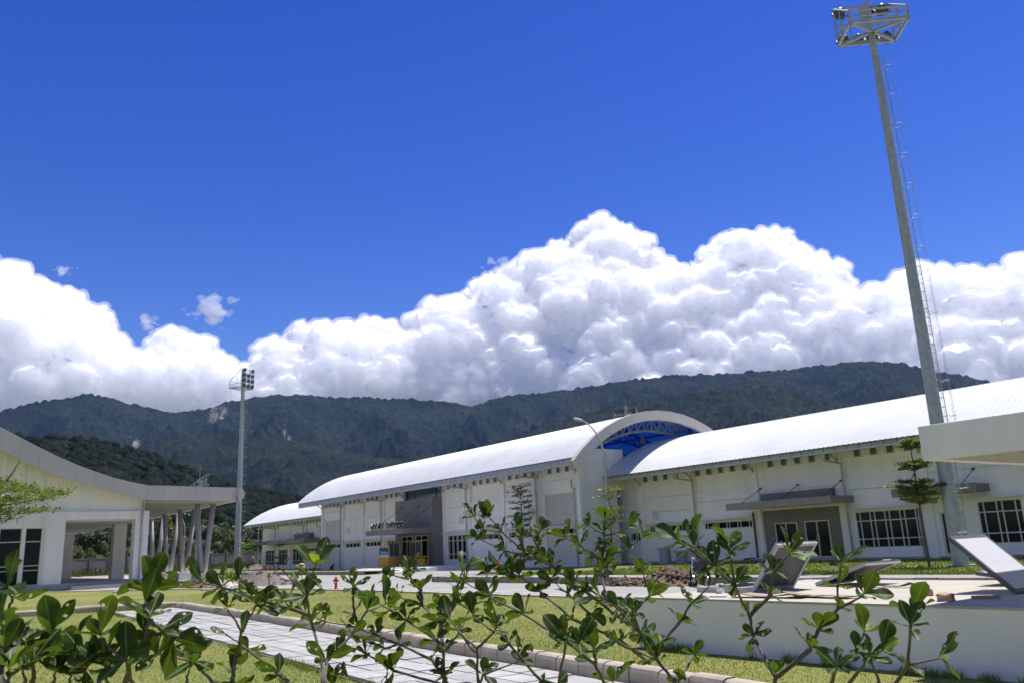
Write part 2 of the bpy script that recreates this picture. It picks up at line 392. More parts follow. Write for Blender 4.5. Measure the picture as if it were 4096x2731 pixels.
stuff(obj('forest', fastmesh('forest', np.concatenate(vs), np.concatenate(fs), CROWNS, True)), 'dark green forest covering the near hill behind the curved roof', 'forest')

# ---- cumulus bank
CLOUD = bpy.data.materials.new('cumulus'); CLOUD.use_nodes = True
cb = CLOUD.node_tree.nodes['Principled BSDF']
cb.inputs['Base Color'].default_value = (.998, .998, .998, 1); cb.inputs['Roughness'].default_value = 1; cb.inputs['Specular IOR Level'].default_value = 0
cb.inputs['Subsurface Weight'].default_value = 1; cb.inputs['Subsurface Radius'].default_value = (1, 1, 1); cb.inputs['Subsurface Scale'].default_value = 1400
# soft cloud scraps
MIST = bpy.data.materials.new('cloud_scrap'); MIST.use_nodes = True; mn = MIST.node_tree.nodes; mn.remove(mn['Principled BSDF'])
pv = mn.new('ShaderNodeVolumePrincipled'); pv.inputs['Color'].default_value = (1, 1, 1, 1); pv.inputs['Density'].default_value = .009; pv.inputs['Anisotropy'].default_value = .1
MIST.node_tree.links.new(pv.outputs[0], mn['Material Output'].inputs['Volume'])
FRINGE = MIST.copy(); FRINGE.name = 'cloud_fringe'; FRINGE.node_tree.nodes['Principled Volume'].inputs['Density'].default_value = .0075
def cloud(name, seeds, label, vox=16., seed=1, kids=(7, 5), rr=5600., fringe=True):
    g = np.random.default_rng(seed); sp = []
    for s in seeds:
        if len(s) == 2: c, R0 = s
        else:
            rx_ = s[3] if len(s) > 3 else rr+(1660-min(s[1], 1440)-.7*max(0, s[1]-1440))*2.4; c = at_range(s[0], s[1], rx_); R0 = s[2]*rx_/FPX
        sp.append((c, R0))
        for i in range(kids[0]):
            d = g.normal(size=3); d /= np.linalg.norm(d); d[2] = abs(d[2])*.9+.1*d[2]; d[1] -= .35; d /= np.linalg.norm(d)
            r1 = R0*g.uniform(.30, .50); c1 = c+d*(R0*g.uniform(.66, .92)); sp.append((c1, r1))
            for j in range(kids[1]):
                e = g.normal(size=3)+d*.9; e /= np.linalg.norm(e); sp.append((c1+e*r1*.85, r1*g.uniform(.3, .5)))
    IV1, IF1 = blob_mesh(2, 0, 0)
    V = np.concatenate([IV1*r+c for c, r in sp]); Fc = np.concatenate([IF1+i*len(IV1) for i in range(len(sp))])
    tmp = obj('tmp', fastmesh('tmp', V, Fc, CLOUD)); md = tmp.modifiers.new('r', 'REMESH'); md.mode = 'VOXEL'; md.voxel_size = vox; md.adaptivity = 0
    dg = bpy.context.evaluated_depsgraph_get(); me = bpy.data.meshes.new_from_object(tmp.evaluated_get(dg)); bpy.data.objects.remove(tmp)
    k = len(me.vertices); P = np.empty(k*3, np.float32); me.vertices.foreach_get('co', P); P = P.reshape(-1, 3).astype(float)
    N = np.empty(k*3, np.float32); me.vertices.foreach_get('normal', N); N = N.reshape(-1, 3)
    P = P+N*((24*(.5-np.abs(fbm(P/150., 2, 3))*1.4)+20*(.5-np.abs(vnoise(P/60., 8))*1.7)+11*vnoise(P/30., 4))[:, None])
    me.vertices.foreach_set('co', P.astype(np.float32).ravel()); me.materials.clear(); me.materials.append(CLOUD); me.polygons.foreach_set('use_smooth', np.full(len(me.polygons), True)); me.update()
    me.name = name
    o = obj(name, me)
    if label: tag(o, label, 'cloud')
    else: struct(o)
    if fringe:
        m2 = me.copy(); m2.materials.clear(); m2.materials.append(FRINGE); m2.vertices.foreach_set('co', (P+N*(27+16*fbm(P/70., 2, 6))[:, None]).astype(np.float32).ravel()); m2.update(); m2.name = 'cloud_fringe'
        obj('cloud_fringe', m2, o)
    return o
BANK = [(-330, 1350, 200), (-140, 1265, 180), (20, 1225, 125), (105, 1225, 105), (230, 1300, 105), (335, 1335, 95), (130, 1390, 170), (400, 1440, 100), (300, 1500, 150), (0, 1500, 200), (500, 1540, 100), (-200, 1500, 200), (150, 1620, 120), (380, 1640, 120), (690, 1405, 80), (780, 1435, 75), (620, 1490, 85), (870, 1500, 75), (760, 1560, 120), (960, 1580, 85), (690, 1620, 110), (900, 1660, 110), (1095, 1440, 70), (1060, 1530, 80), (1230, 1385, 75), (1275, 1340, 50), (1180, 1510, 130), (1400, 1375, 75), (1500, 1345, 70), (1575, 1385, 50), (1400, 1490, 150), (1620, 1480, 120), (1250, 1620, 120), (1500, 1620, 130), (1700, 1310, 75), (1735, 1250, 50), (1830, 1245, 65), (1800, 1360, 140), (1950, 1195, 80), (2050, 1135, 70), (2180, 1065, 65), (2235, 1015, 45), (2120, 1190, 140), (2000, 1390, 170), (1780, 1510, 150), (2100, 1530, 150), (1850, 1640, 130), (2330, 960, 50), (2400, 935, 70), (2475, 965, 60), (2550, 1000, 55), (2440, 1080, 130), (2620, 1075, 55), (2690, 1130, 65), (2300, 1260, 200), (2600, 1270, 180), (2400, 1440, 160), (2250, 1600, 120), (2550, 1560, 110), (2790, 1130, 50), (2850, 1050, 60), (2900, 1000, 52), (2970, 985, 50), (3050, 1000, 50), (3125, 970, 46), (3170, 1025, 52), (3250, 1075, 58), (3325, 1105, 52), (3370, 1165, 55), (3000, 1140, 150), (3220, 1220, 140), (2850, 1270, 170), (2750, 1430, 150), (3060, 1400, 160), (3330, 1390, 130), (3430, 1260, 60), (2900, 1530, 110), (3200, 1530, 110), (3420, 1520, 100), (3480, 1290, 80), (3560, 1205, 52), (3620, 1145, 46), (3700, 1112, 52), (3770, 1130, 52), (3650, 1240, 120), (3850, 1115, 44), (3930, 1155, 62), (4030, 1140, 52), (4095, 1165, 62), (3850, 1270, 140), (4050, 1310, 150), (4220, 1230, 150), (3620, 1430, 140), (3900, 1450, 150), (4150, 1500, 150), (4400, 1350, 200), (3700, 1560, 100), (4000, 1580, 100)]
# unseen clouds added round behind the camera to lift light on shaded walls
BACK = []
gb_ = np.random.default_rng(77)
for k in range(46):
    a_ = math.radians(52+256*k/45.); e_ = math.radians(gb_.uniform(7, 17)); BACK.append((CAM+8200*np.array([math.sin(a_)*math.cos(e_), math.cos(a_)*math.cos(e_), math.sin(e_)]), gb_.uniform(480, 900)))
for k in range(26):
    a_ = math.radians(66+228*k/25.+gb_.uniform(-5, 5)); e_ = math.radians(gb_.uniform(20, 40)); BACK.append((CAM+8200*np.array([math.sin(a_)*math.cos(e_), math.cos(a_)*math.cos(e_), math.sin(e_)]), gb_.uniform(420, 800)))
cloud('added_fill_clouds', BACK, None, vox=60., seed=9, kids=(5, 0), fringe=False)
SEEDS = list(BANK)
FILL = []
for xf in range(-300, 4420, 105):
    yf = 0
    for xq in (xf-130, xf-65, xf, xf+65, xf+130):
        tops = [y_-math.sqrt(max(0, r_*r_-(xq-x_)**2)) for (x_, y_, r_) in SEEDS if abs(xq-x_) < r_]
        yf = max(yf, min(tops) if tops else 1500)
    yf += 165
    while yf < 1660: FILL.append((xf+gb_.uniform(-30, 30), yf+gb_.uniform(-20, 20), gb_.uniform(125, 165))); yf += 95
BANK = BANK+FILL+[(x_+gb_.uniform(-60, 60), y_+gb_.uniform(70, 120), r_) for (x_, y_, r_) in BANK if y_ < 1480]
cloud('cloud', BANK, 'long bank of billowing white cumulus piled above the mountain ridge', seed=4)

def scrap(cx, cy, w, h, r, label, seed, n=70):
    g = np.random.default_rng(seed); V, Fc, o = [], [], 0
    for i in range(n):
        x = cx+w*g.uniform(-1, 1)**3*1.1 if i > 6 else cx+w*g.uniform(-.6, .6); y = cy+h*g.normal()*.33; pr = h*g.uniform(.10, .38)*(1-.5*abs(x-cx)/w)
        V.append(IV*np.array([1.3, 1, .75])*pr*r/FPX*(1+.3*fbm(IV*2+i, 2, i)[:, None])+at_range(x, y, r+g.uniform(-60, 60))); Fc.append(IF+o); o += len(IV)
    tmp = obj('tmp', fastmesh('tmp', np.concatenate(V), np.concatenate(Fc), MIST)); md = tmp.modifiers.new('r', 'REMESH'); md.mode = 'VOXEL'; md.voxel_size = 7
    dg = bpy.context.evaluated_depsgraph_get(); me = bpy.data.meshes.new_from_object(tmp.evaluated_get(dg)); bpy.data.objects.remove(tmp)
    k = len(me.vertices); P = np.empty(k*3, np.float32); me.vertices.foreach_get('co', P); P = P.reshape(-1, 3).astype(float); N = np.empty(k*3, np.float32); me.vertices.foreach_get('normal', N); N = N.reshape(-1, 3)
    P = P+N*((20*fbm(P/38., 3, seed))[:, None]); me.vertices.foreach_set('co', P.astype(np.float32).ravel()); me.materials.clear(); me.materials.append(MIST); me.update(); me.name = 'cloud_scrap'
    tag(obj('cloud_scrap', me), label, 'cloud', 'thin scraps of cloud')
scrap(855, 1245, 110, 62, 4600, 'thin grey scrap of cloud floating above the distant floodlight mast', 3)
scrap(580, 1290, 70, 34, 4600, 'small faint scrap of cloud between the left cumulus and its rounded neighbour', 4, 46)
scrap(245, 1085, 60, 28, 4600, 'tiny faint wisp beside the top of the far-left cumulus', 5, 34)
scrap(2020, 1068, 90, 55, 4600, 'ragged wisp of cloud off the sloping shoulder of the towering cumulus', 6, 60)
# ------------------------------------------------------------------ lawns, road, path, kerbs (site grid)
ROADN = [(-140, -6), (-90, -2), (-75, 4), (-68.7, 7), (-59, 10.8), (-50.6, 13.9), (-45, 15.6), (-39, 16.4), (-29.5, 16.5), (-17, 16.6), (45, 16.6)]
def sheet(name, poly, z, mat, lab=None, kind='structure'):
    o = MB().add([(p[0], p[1], z if len(p) < 3 else p[2]) for p in poly], [tuple(range(len(poly)))]).build(name, mat); gput(o)
    o['kind'] = kind
    return o
lawn = sheet('lawn', [(-140, -40), (45, -40)]+ROADN[::-1], 0.0, LAWN)
road = sheet('road', ROADN+[(45, 22.25), (-37, 22.25), (-38.4, 24), (-44, 30), (-46.5, 34), (-47, 38.3), (-57, 38.3), (-57, 28.6), (-130, 28.6), (-170, 20)], 0.004, ROADM)
# pale edging strip between lawn and road
m = MB()
for (a, b) in zip(ROADN[1:-1], ROADN[2:]):
    a, b = np.array(a), np.array(b); d = (b-a)/np.linalg.norm(b-a); nn = np.array([-d[1], d[0]])
    k = max(1, int(np.linalg.norm(b-a)/1.2))
    for i in range(k):
        p, q = a+(b-a)*i/k+d*.012, a+(b-a)*(i+1)/k-d*.012
        pts = [p-nn*.12, q-nn*.12, q+nn*.12, p+nn*.12]
        m.prism([tuple(x) for x in pts], -.04, .05+rng.uniform(-.008, .008), 'z')
struct(gput(m.build('kerb_edging', KERBM)))
m = MB()
for (a, b) in zip(ROADN[6:-1], ROADN[7:]):
    m.add([(a[0], a[1]+1.1, .009), (b[0], b[1]+1.1, .009), (b[0], b[1]+1.28, .009), (a[0], a[1]+1.28, .009)], [(0, 1, 2, 3)])
struct(gput(m.build('gutter_line', pmat('pale_line', (.5, .48, .44), .85, var=.2, scale=4))))

def zg(u, v):
    if u > -50: return .24*max(0., min(1., 1-(v-22.3)/9))
    return .24*max(0., min(1., 1-(v-28.7)/8))
def verge(name, vlist, ul, ur, mat, dz=0.):
    m = MB()
    for i in range(len(vlist)-1):
        v0, v1 = vlist[i], vlist[i+1]; k = 26
        for j in range(k):
            a0 = ul(v0)+(ur-ul(v0))*j/k; a1 = ul(v0)+(ur-ul(v0))*(j+1)/k; b0 = ul(v1)+(ur-ul(v1))*j/k; b1 = ul(v1)+(ur-ul(v1))*(j+1)/k
            m.add([(a0, v0, zg(a0, v0)+dz), (a1, v0, zg(a1, v0)+dz), (b1, v1, zg(b1, v1)+dz), (b0, v1, zg(b0, v1)+dz)], [(0, 1, 2, 3)])
    return struct(gput(m.build(name, mat)))
ulR = lambda v: float(np.interp(v, [22.3, 23.3, 25, 30, 34, 38.4], [-36.6, -37.9, -38.6, -43.2, -46, -46.8]))
verge('sidewalk', [22.45, 23.4, 24.4, 25.4], ulR, 45, ROADM, .004)
verge('verge_lawn', [25.4, 26.8, 28.3], ulR, 45, VERGE)
verge('footpath', [28.3, 29.2, 30.2], ulR, 45, CONC, .004)
verge('verge_lawn', [30.2, 31.5, 34, 38.4], ulR, 45, VERGE); verge('verge_lawn', [38.4, 46], lambda v: -44., 45, VERGE)
verge('verge_lawn', [28.85, 30.5, 33], lambda v: -130., -57.2, VERGE); verge('footpath', [33, 34.2], lambda v: -130., -57.2, CONC, .004); verge('verge_lawn', [34.2, 37, 44], lambda v: -130., -57.2, VERGE)

def stone_mesh(L, w, h, mat, name='kerb_stone', r=.05):
    m = MB(); pr = [(-w/2, -.06), (w/2, -.06), (w/2, h-r), (w/2-r*.35, h-r*.3), (w/2-r, h), (-w/2+r, h), (-w/2+r*.35, h-r*.3), (-w/2, h-r)]
    m.prism(pr, -L/2+.009, L/2-.009, 'u'); return m.mesh(name, mat)
def kerb(name, pts, L, w, hfun, mesh, jit=.01):
    root = bpy.data.objects.new(name, None); COL.objects.link(root); root.rotation_euler = (0, 0, GA); root['kind'] = 'structure'
    P = [np.array(p, float) for p in pts]; seg = [np.linalg.norm(P[i+1]-P[i]) for i in range(len(P)-1)]; tot = sum(seg); n = int(tot/L)
    for i in range(n):
        s = (i+.5)*tot/n; k = 0
        while s > seg[k]: s -= seg[k]; k += 1
        d = (P[k+1]-P[k])/seg[k]; p = P[k]+d*s
        obj('kerb_stone', mesh, root, (p[0], p[1], hfun(p[0], p[1])+rng.uniform(-jit, jit)), (rng.uniform(-.02, .02), rng.uniform(-.02, .02), math.atan2(d[1], d[0])+rng.uniform(-.02, .02)), (tot/n/L, 1, 1))
    return root
PV = lambda u: 6.36-.068*u
SM = stone_mesh(.46, .24, .21, KERBM, r=.06)
kerb('kerb', [(-2, PV(-2)+.05), (-29.6, PV(-29.6)+.05)], .46, .22, lambda u, v: 0, SM)
curve = [(-29.6, PV(-29.6)+.05), (-30.4, 8.42), (-31.1, 8.25), (-31.7, 7.75), (-32.2, 7.0), (-32.6, 6.0), (-32.9, 4.8)]
kerb('kerb', curve, .46, .22, lambda u, v: 0, SM)
kerb('kerb', [(-32.9, 4.8), (-33.1, 2.5), (-33.2, -8)], .95, .22, lambda u, v: 0, stone_mesh(.95, .24, .19, KERBM))
SD = stone_mesh(.62, .16, .26, KERBD, r=.02)
kerb('kerb', [(-4, 22.33), (-36.4, 22.33), (-37.6, 22.9), (-38.4, 24.0), (-40.6, 26.6), (-43.2, 29.8), (-45.4, 33)], .62, .16, lambda u, v: zg(u, v)-.24, SD)
kerb('kerb', [(-57.1, 28.72), (-118, 28.72)], 1.0, .16, lambda u, v: 0, stone_mesh(1.0, .16, .26, KERBD, r=.02))

# paved path: separate slabs on a sandy bed
m = MB(); m.add([(u, PV(u)-.08-dv, .010) for u, dv in ((-1, 0), (-1, 2.02), (-30.9, 2.02), (-30.9, 0))], [(0, 3, 2, 1)])
pathroot = struct(gput(m.build('path', JOINT)))
tm = MB().box(-.290, .290, -.183, .183, 0, .045).mesh('paving_slab', TILEM)
ang = math.atan(-.068); n = 0
for i in range(48):
    for j in range(5):
        u = -1.6-i*.612 - (.0 if j % 2 else .02); v = PV(u)-.3-j*.392
        obj('paving_slab', tm, pathroot, (u, v, -.006+rng.uniform(-.006, .006)), (rng.uniform(-.006, .006), rng.uniform(-.006, .006), ang+rng.uniform(-.006, .006)))

# grass: blades on the near lawns, denser close to the camera
def blades(n, pos, h0, h1, w, mat, name):
    P = []
    while len(P) < n:
        q = pos(n)
        P = q if len(P) == 0 else np.concatenate([P, q])
    P = P[:n]; k = len(P); a = nr.uniform(0, 2*math.pi, k); h = nr.uniform(h0, h1, k)*(.75+.5*(vnoise(P*.7, 4)+1)/2); ww = w*nr.uniform(.7, 1.3, k)
    la = nr.uniform(0, 2*math.pi, k); ln = h*nr.uniform(.1, .7, k)
    dx, dy = np.cos(a)*ww, np.sin(a)*ww
    V = np.stack([np.stack([P[:, 0]-dx, P[:, 1]-dy, P[:, 2]-.004], 1), np.stack([P[:, 0]+dx, P[:, 1]+dy, P[:, 2]-.004], 1), np.stack([P[:, 0]+np.cos(la)*ln, P[:, 1]+np.sin(la)*ln, P[:, 2]+h], 1)], 1).reshape(-1, 3)
    o = obj(name, fastmesh(name, V, np.arange(3*k).reshape(-1, 3), mat)); gput(o); return o
GRASS = leafmat('grass_blades', (.13, .20, .024), (.28, .28, .05), (.22, .33, .04), scale=.5, tw=.3, rough=.7, rnd=0, spec=.2)
def lawnpos(n):
    u = nr.uniform(-42, 4, n*3); v = nr.uniform(-6, 16.3, n*3)
    Wx = E1[0]*u+EM[0]*v; Wy = E1[1]*u+EM[1]*v; d = np.hypot(Wx, Wy); az = np.degrees(np.arctan2(Wx, Wy))
    ok = (d > 6.5) & (np.abs(az) < 42) & (nr.uniform(0, 1, n*3) < np.clip(13/d, 0, 1)**1.6)
    dv = PV(u)-v
    ok &= ~((dv < 2.13) & (dv > -.2) & (u > -31)) & ~((u > -9.5) & (v > 9.25) & (v < 13.8))
    return np.stack([u[ok], v[ok], np.zeros(ok.sum())], 1)
stuff(blades(240000, lawnpos, .010, .030, .005, GRASS, 'grass'), 'short yellow green grass on the lawn beside the paved path', 'grass')
def edgepos(n):
    t = nr.uniform(0, 1, n); c = nr.integers(0, 4, n); g = np.abs(nr.normal(0, .07, n)); cl = vnoise(np.stack([t*60, c*5., c*0.], 1), 2) > -.1
    u = np.where(c == 0, -9.5+11*t, np.where(c == 1, -30*t-1, np.where(c == 2, -30*t-1, -9.42-g)))
    v = np.where(c == 0, 9.27-g, np.where(c == 1, PV(u)-2.12-g, np.where(c == 2, PV(u)+.2+g, 9.3+4.3*t)))
    return np.stack([u, v, np.zeros(n)], 1)[cl]
stuff(blades(9000, edgepos, .05, .14, .006, GRASS, 'grass'), 'taller ragged grass along the foot of the white tank and path edges', 'grass')
def vergepos(n):
    u = nr.uniform(-36, 2, n); v = np.where(nr.uniform(0, 1, n) < .45, nr.uniform(25.5, 28.2, n), nr.uniform(30.4, 42.6, n)); z = .24*np.clip(1-(v-22.3)/9, 0, 1)
    return np.stack([u, v, z], 1)
stuff(blades(40000, vergepos, .06, .14, .018, GRASS, 'grass'), 'sunlit grass strip in front of the large cream windows', 'grass')
# ------------------------------------------------------------------ the white halls
def window(root, org, u0, u1, z0, z1, v, cols, rows, glass=None, bar=.055, name='window', fm=None):
    glass = glass or GLASS; fm = fm or CREAM
    f = MB(); n, k = len(cols), len(rows); wu = (u1-u0-bar*(n+1))/sum(cols); wz = (z1-z0-bar*(k+1))/sum(rows)
    f.box(u0, u1, v-.05, v+.03, z0, z0+bar); f.box(u0, u1, v-.05, v+.03, z1-bar, z1)
    x = u0; xs = []
    for i in range(n+1):
        f.box(x, x+bar, v-.052, v+.03, z0+bar, z1-bar)
        if i < n: xs.append((x+bar, x+bar+wu*cols[i])); x = xs[-1][1]
    z = z0+bar; zs = []
    for j in range(k):
        zs.append((z, z+wz*rows[j])); z = zs[-1][1]+bar
        if j < k-1: f.box(u0+bar, u1-bar, v-.046, v+.028, z-bar, z)
    o = f.build(name, fm, root, org)
    for (a, b) in xs:
        for (c, d) in zs: ub('pane', a, b, v-.012, v+.012, c, d, glass, o, org)
    return o
STRIP = [1, 3.4]*4+[1]
def bay_panel(m, a, b, ztop, vf, holes, groove=()):
    z = .0
    cuts = sorted(groove)
    def band(x0, x1, za, zb):
        zz = za
        for g in cuts:
            if zz < g-.05 and g < zb-.05: m.box(x0, x1, vf, vf+.12, zz, g-.012); zz = g+.012
        if zb-zz > .002: m.box(x0, x1, vf, vf+.12, zz, zb)
    if isinstance(m, tuple): root_, o_, m = m[0], m[1], MB()
    else: root_ = None
    for (h0, h1, k0, k1) in sorted(holes, key=lambda q: q[2]):
        band(a, b, z, k0)
        if h0-a > .01: m.box(a, h0, vf, vf+.12, k0, k1)
        if b-h1 > .01: m.box(h1, b, vf, vf+.12, k0, k1)
        z = k1
    band(a, b, z, ztop)
    if root_: m.build('wall_panel', WHITE, root_, o_)
def louvre(root, org, u0, u1, z0, z1, v, name='louvre', step=.1):
    m = MB(); m.box(u0, u1, v+.05, v+.1, z0, z1); z = z0
    while z < z1-step*.5:
        m.add([(u0, v+.05, z+.075), (u1, v+.05, z+.075), (u1, v-.03, z+.01), (u0, v-.03, z+.01), (u0, v+.05, z+.06), (u1, v+.05, z+.06), (u1, v-.03, z-.005), (u0, v-.03, z-.005)],
              [(0, 1, 2, 3), (7, 6, 5, 4), (3, 2, 6, 7), (0, 3, 7, 4), (1, 5, 6, 2)]); z += step
    for (a, b) in ((u0-.04, u0), (u1, u1+.04)): m.box(a, b, v-.045, v+.1, z0, z1)
    return m.build(name, WHITE, root, org)
def vent(root, org, u, z, v): return louvre(root, org, u-.28, u+.28, z-.33, z+.33, v-.07, 'vent', .09)
def downpipe(root, org, u, v, ve, zt, zb=.1, mat=None):
    m = MB(); r = .055
    m.tube([(u-.05, ve, zt+.5), (u-.05, ve, zt+.1)], r*1.5, 8); m.tube([(u-.05, ve, zt+.12), (u-.05, ve, zt), (u, v-.12, zt-.1), (u, v-.12, zt-.22), (u, v-.12, zb)], r, 8)
    for z in (zt-.15, zt-1.3, zt-3.2, 1.0): m.tube([(u, v-.12, z-.05), (u, v-.12, z+.05)], r*1.45, 8)
    return m.build('downpipe', mat or PIPE, root, org, True)
def translucent(m, col, w):
    nt = m.node_tree; n, l = nt.nodes, nt.links; t = n.new('ShaderNodeBsdfTranslucent'); t.inputs[0].default_value = (*col, 1); ms = n.new('ShaderNodeMixShader'); ms.inputs[0].default_value = w
    l.new(n['Principled BSDF'].outputs[0], ms.inputs[1]); l.new(t.outputs[0], ms.inputs[2]); l.new(ms.outputs[0], n['Material Output'].inputs['Surface']); return m
ROOFT = translucent(pmat('translucent_roof_sheet', (.73, .735, .71), .45, var=.07, scale=.5), (.7, .8, .9), .14)
translucent(BLUE, (.04, .22, .9), .48)
def roof_parts(root, org, cfg, lining):
    ru0, ru1, vc, za, R, ve, vb = cfg['ru0'], cfg['ru1'], cfg['vc'], cfg['za'], cfg['R'], cfg['ve'], cfg['vbe']
    zr = lambda v: za-(R-math.sqrt(R*R-(v-vc)**2))
    p = .3; n = int((ru1-ru0)/p); us, hs_ = [], []
    for i in range(n):
        for o, h in ((0, 0), (.34, 0), (.42, .026), (.60, .026), (.68, 0)): us.append(ru0+(i+o)*p); hs_.append(h)
    us.append(ru1); hs_.append(0)
    vsn = np.linspace(ve-.16, vb+.16, 30); us = np.array(us); hs_ = np.array(hs_); V = []
    for v in vsn: V.append(np.stack([us-org[0], np.full(len(us), v-org[1]), zr(v)+.05+hs_], 1))
    V = np.concatenate(V); k = len(us); i = (np.arange(len(vsn)-1)[:, None]*k+np.arange(k-1)[None, :]).ravel(); Fc = np.stack([i, i+1, i+k+1, i+k], 1)
    obj('roof', fastmesh('roof', V, Fc, ROOFT if lining is BLUE else ROOF), root)
    m = MB(); vv = np.linspace(ve-.1, vb+.1, 25)
    for a, b in zip(vv[:-1], vv[1:]): m.add([(ru0+.02, a, zr(a)-.06), (ru1-.02, a, zr(a)-.06), (ru1-.02, b, zr(b)-.06), (ru0+.02, b, zr(b)-.06)], [(0, 1, 2, 3)])
    m.build('roof_lining', lining, root, org)
    return zr
def gutter(root, org, u0, u1, ve, zb, zt, step=.7):
    g = MB(); g.box(u0, u1, ve+.06, ve+.2, zb+.02, zt-.02); g.box(u0, u1, ve-.02, ve+.26, zb-.05, zb)
    go = g.build('gutter', [PIPE], root, org); n = int((u1-u0)/step); s = (u1-u0)/n
    for i in range(n): ub('gutter_panel', u0+i*s+.022, u0+(i+1)*s-.022, ve-.01, ve+.055, zb+.03, zt, FASC, go, org)
    l = MB(); l.box(u0, u1, ve-.012, ve+.01, zb-.052, zb+.02); l.build('gutter_lip', TRIM, go, org)
def bracket(root, org, u, vf, ve, zt):
    m = MB(); m.beam((u, vf, zt-.55), (u, vf-.75, zt-.08), .07); m.beam((u, vf, zt-.06), (u, ve+.25, zt-.06), .07); m.box(u-.09, u+.09, vf-.03, vf, zt-.7, zt-.4)
    return m.build('bracket', PIPE, root, org)
def squares(root, org, u0, u1, z, vf, gap, skip, s=.36):
    u = u0
    while u < u1:
        if all(abs(u-q) > .42 for q in skip):
            f = MB(); h = s/2
            f.box(u-h-.05, u+h+.05, vf-.03, vf+.05, z-h-.05, z-h); f.box(u-h-.05, u+h+.05, vf-.03, vf+.05, z+h, z+h+.05); f.box(u-h-.05, u-h, vf-.03, vf+.05, z-h, z+h); f.box(u+h, u+h+.05, vf-.03, vf+.05, z-h, z+h)
            o = f.build('clerestory_window', CREAM, root, org); ub('pane', u-h, u+h, vf-.004, vf+.02, z-h, z+h, GLASSB, o, org)
        u += gap
def ledge(root, org, u0, u1, vf, z): ub('ledge', u0, u1, vf-.42, vf-.001, z, z+.06, TRIM, root, org)
def clad(parent, org, u0, u1, v0, v1, z0, z1, nu, nz, mat, name='cladding_panel', gap=.014, side=False):
    for i in range(nu):
        for j in range(nz):
            a, b = u0+(u1-u0)*i/nu, u0+(u1-u0)*(i+1)/nu
            c, d = v0+(v1-v0)*i/nu, v0+(v1-v0)*(i+1)/nu
            e, f = z0+(z1-z0)*j/nz, z0+(z1-z0)*(j+1)/nz
            if side: ub(name, u0, u1, c+gap/2, d-gap/2, e+gap/2, f-gap/2, mat, parent, org)
            else: ub(name, a+gap/2, b-gap/2, v0, v1, e+gap/2, f-gap/2, mat, parent, org)
def glass_door(root, org, u0, u1, z0, z1, v, transom=False, name='door'):
    rows = [z1-z0] if not transom else [2.1, .35]
    o = window(root, org, u0, u1, z0, z1, v, [1, 1], rows, name=name, bar=.07)
    um = (u0+u1)/2
    for s in (-.1, .1): ub('handle', um+s-.012, um+s+.012, v-.1, v-.075, z0+.85, z0+1.25, PIPE, o, org)
    return o
def stay(root, org, p, q):
    m = MB(); m.tube([p, q], .018, 6); m.box(p[0]-.06, p[0]+.06, p[1]-.06, p[1], p[2]-.06, p[2]+.06); m.build('stay_rod', DARK, root, org)

# ---- the central hall with the arched gable
org = (-65.0, 38.5, 0.0)
H = gthing('sports_hall', 'long white central hall with barrel roof and open arched gable of blue trusses', 'hall', org[0], org[1])
hc = dict(ru0=-88.4, ru1=-41.25, vc=44.9, za=10.5, R=12.4, ve=36.5, vbe=53.3)
zrH = roof_parts(H, org, hc, BLUE)
PIL = [-86.3, -81.25, -76.7, -72.3, -68.45, -61.35, -57.55, -52.8, -48.2, -43.95]
core = MB()
core.box(-86.9, -68.6, 38.62, 38.9, 0, 8.2); core.box(-61.4, -44.06, 38.62, 38.9, 0, 8.2); core.box(-86.7, -44.2, 51.0, 51.3, 0, 8.4); core.box(-68.6, -61.4, 38.62, 38.9, 0, 5.9); core.box(-68.6, -61.4, 38.62, 38.9, 7.1, 8.2)
arc = [(v, zrH(v)-.15) for v in np.linspace(39, 51.2, 12)]
core.prism([(39, 0), (51.2, 0)]+arc[::-1], -86.95, -86.7, 'u')
wall = core.build('wall', WHITE, H, org)
pan = (wall, org)
def strip_bay(root, org, pan, a, b, vf, zt, z0, z1, groove=(), rec=None, w=None):
    w = w or (a+.3, b-.3); h = [(w[0], w[1], z0, z1)]
    if rec: h.append((a+.02, b-.02, rec[0], rec[1]))
    bay_panel(pan, a, b, zt, vf, h, groove); window(root, org, w[0], w[1], z0, z1, vf+.06, STRIP, [1])
    ledge(root, org, a-.05, b+.05, vf, z1+.12)
G3 = (3.75, 4.95)
for (a, b, rec) in ((-81.0, -76.95, (5.25, 6.35)), (-76.45, -72.55, (5.25, 6.35)), (-72.05, -68.7, None), (-57.3, -53.05, (5.25, 6.35)), (-52.55, -48.45, (5.25, 6.35))):
    strip_bay(H, org, pan, a, b, 38.5, 8.0, 2.15, 2.6, G3, rec)
bay_panel(pan, -61.1, -57.8, 8.0, 38.5, [(-60.95, -58.0, .68, 2.68)], G3); window(H, org, -60.95, -58.0, .68, 2.68, 38.56, STRIP, [.95, 2.3, 1.0][::-1] if False else [.8, 2.2, .8]); ledge(H, org, -62.0, -57.7, 38.5, 2.8)
for (a, b) in ((-86.0, -81.5), (-47.95, -44.2)):
    bay_panel(pan, a, b, 8.0, 38.5, [(a+.2, b-.2, .1, 5.1)], (6.0,))
    louvre(H, org, a+.24, b-.24, .12, 2.12, 38.57); louvre(H, org, a+.24, b-.24, 2.8, 5.08, 38.57)
    ub('wall_panel', a+.2, b-.2, 38.5, 38.62, 2.13, 2.2, WHITE, wall, org); ub('wall_panel', a+.2, b-.2, 38.5, 38.62, 2.62, 2.79, WHITE, wall, org); window(H, org, a+.24, b-.24, 2.2, 2.62, 38.57, STRIP, [1]); ledge(H, org, a-.05, b+.05, 38.5, 2.74)
for u in PIL: ub('pilaster', u-.24, u+.24, 38.4, 38.615, 0, 8.1, WHITE, H, org)
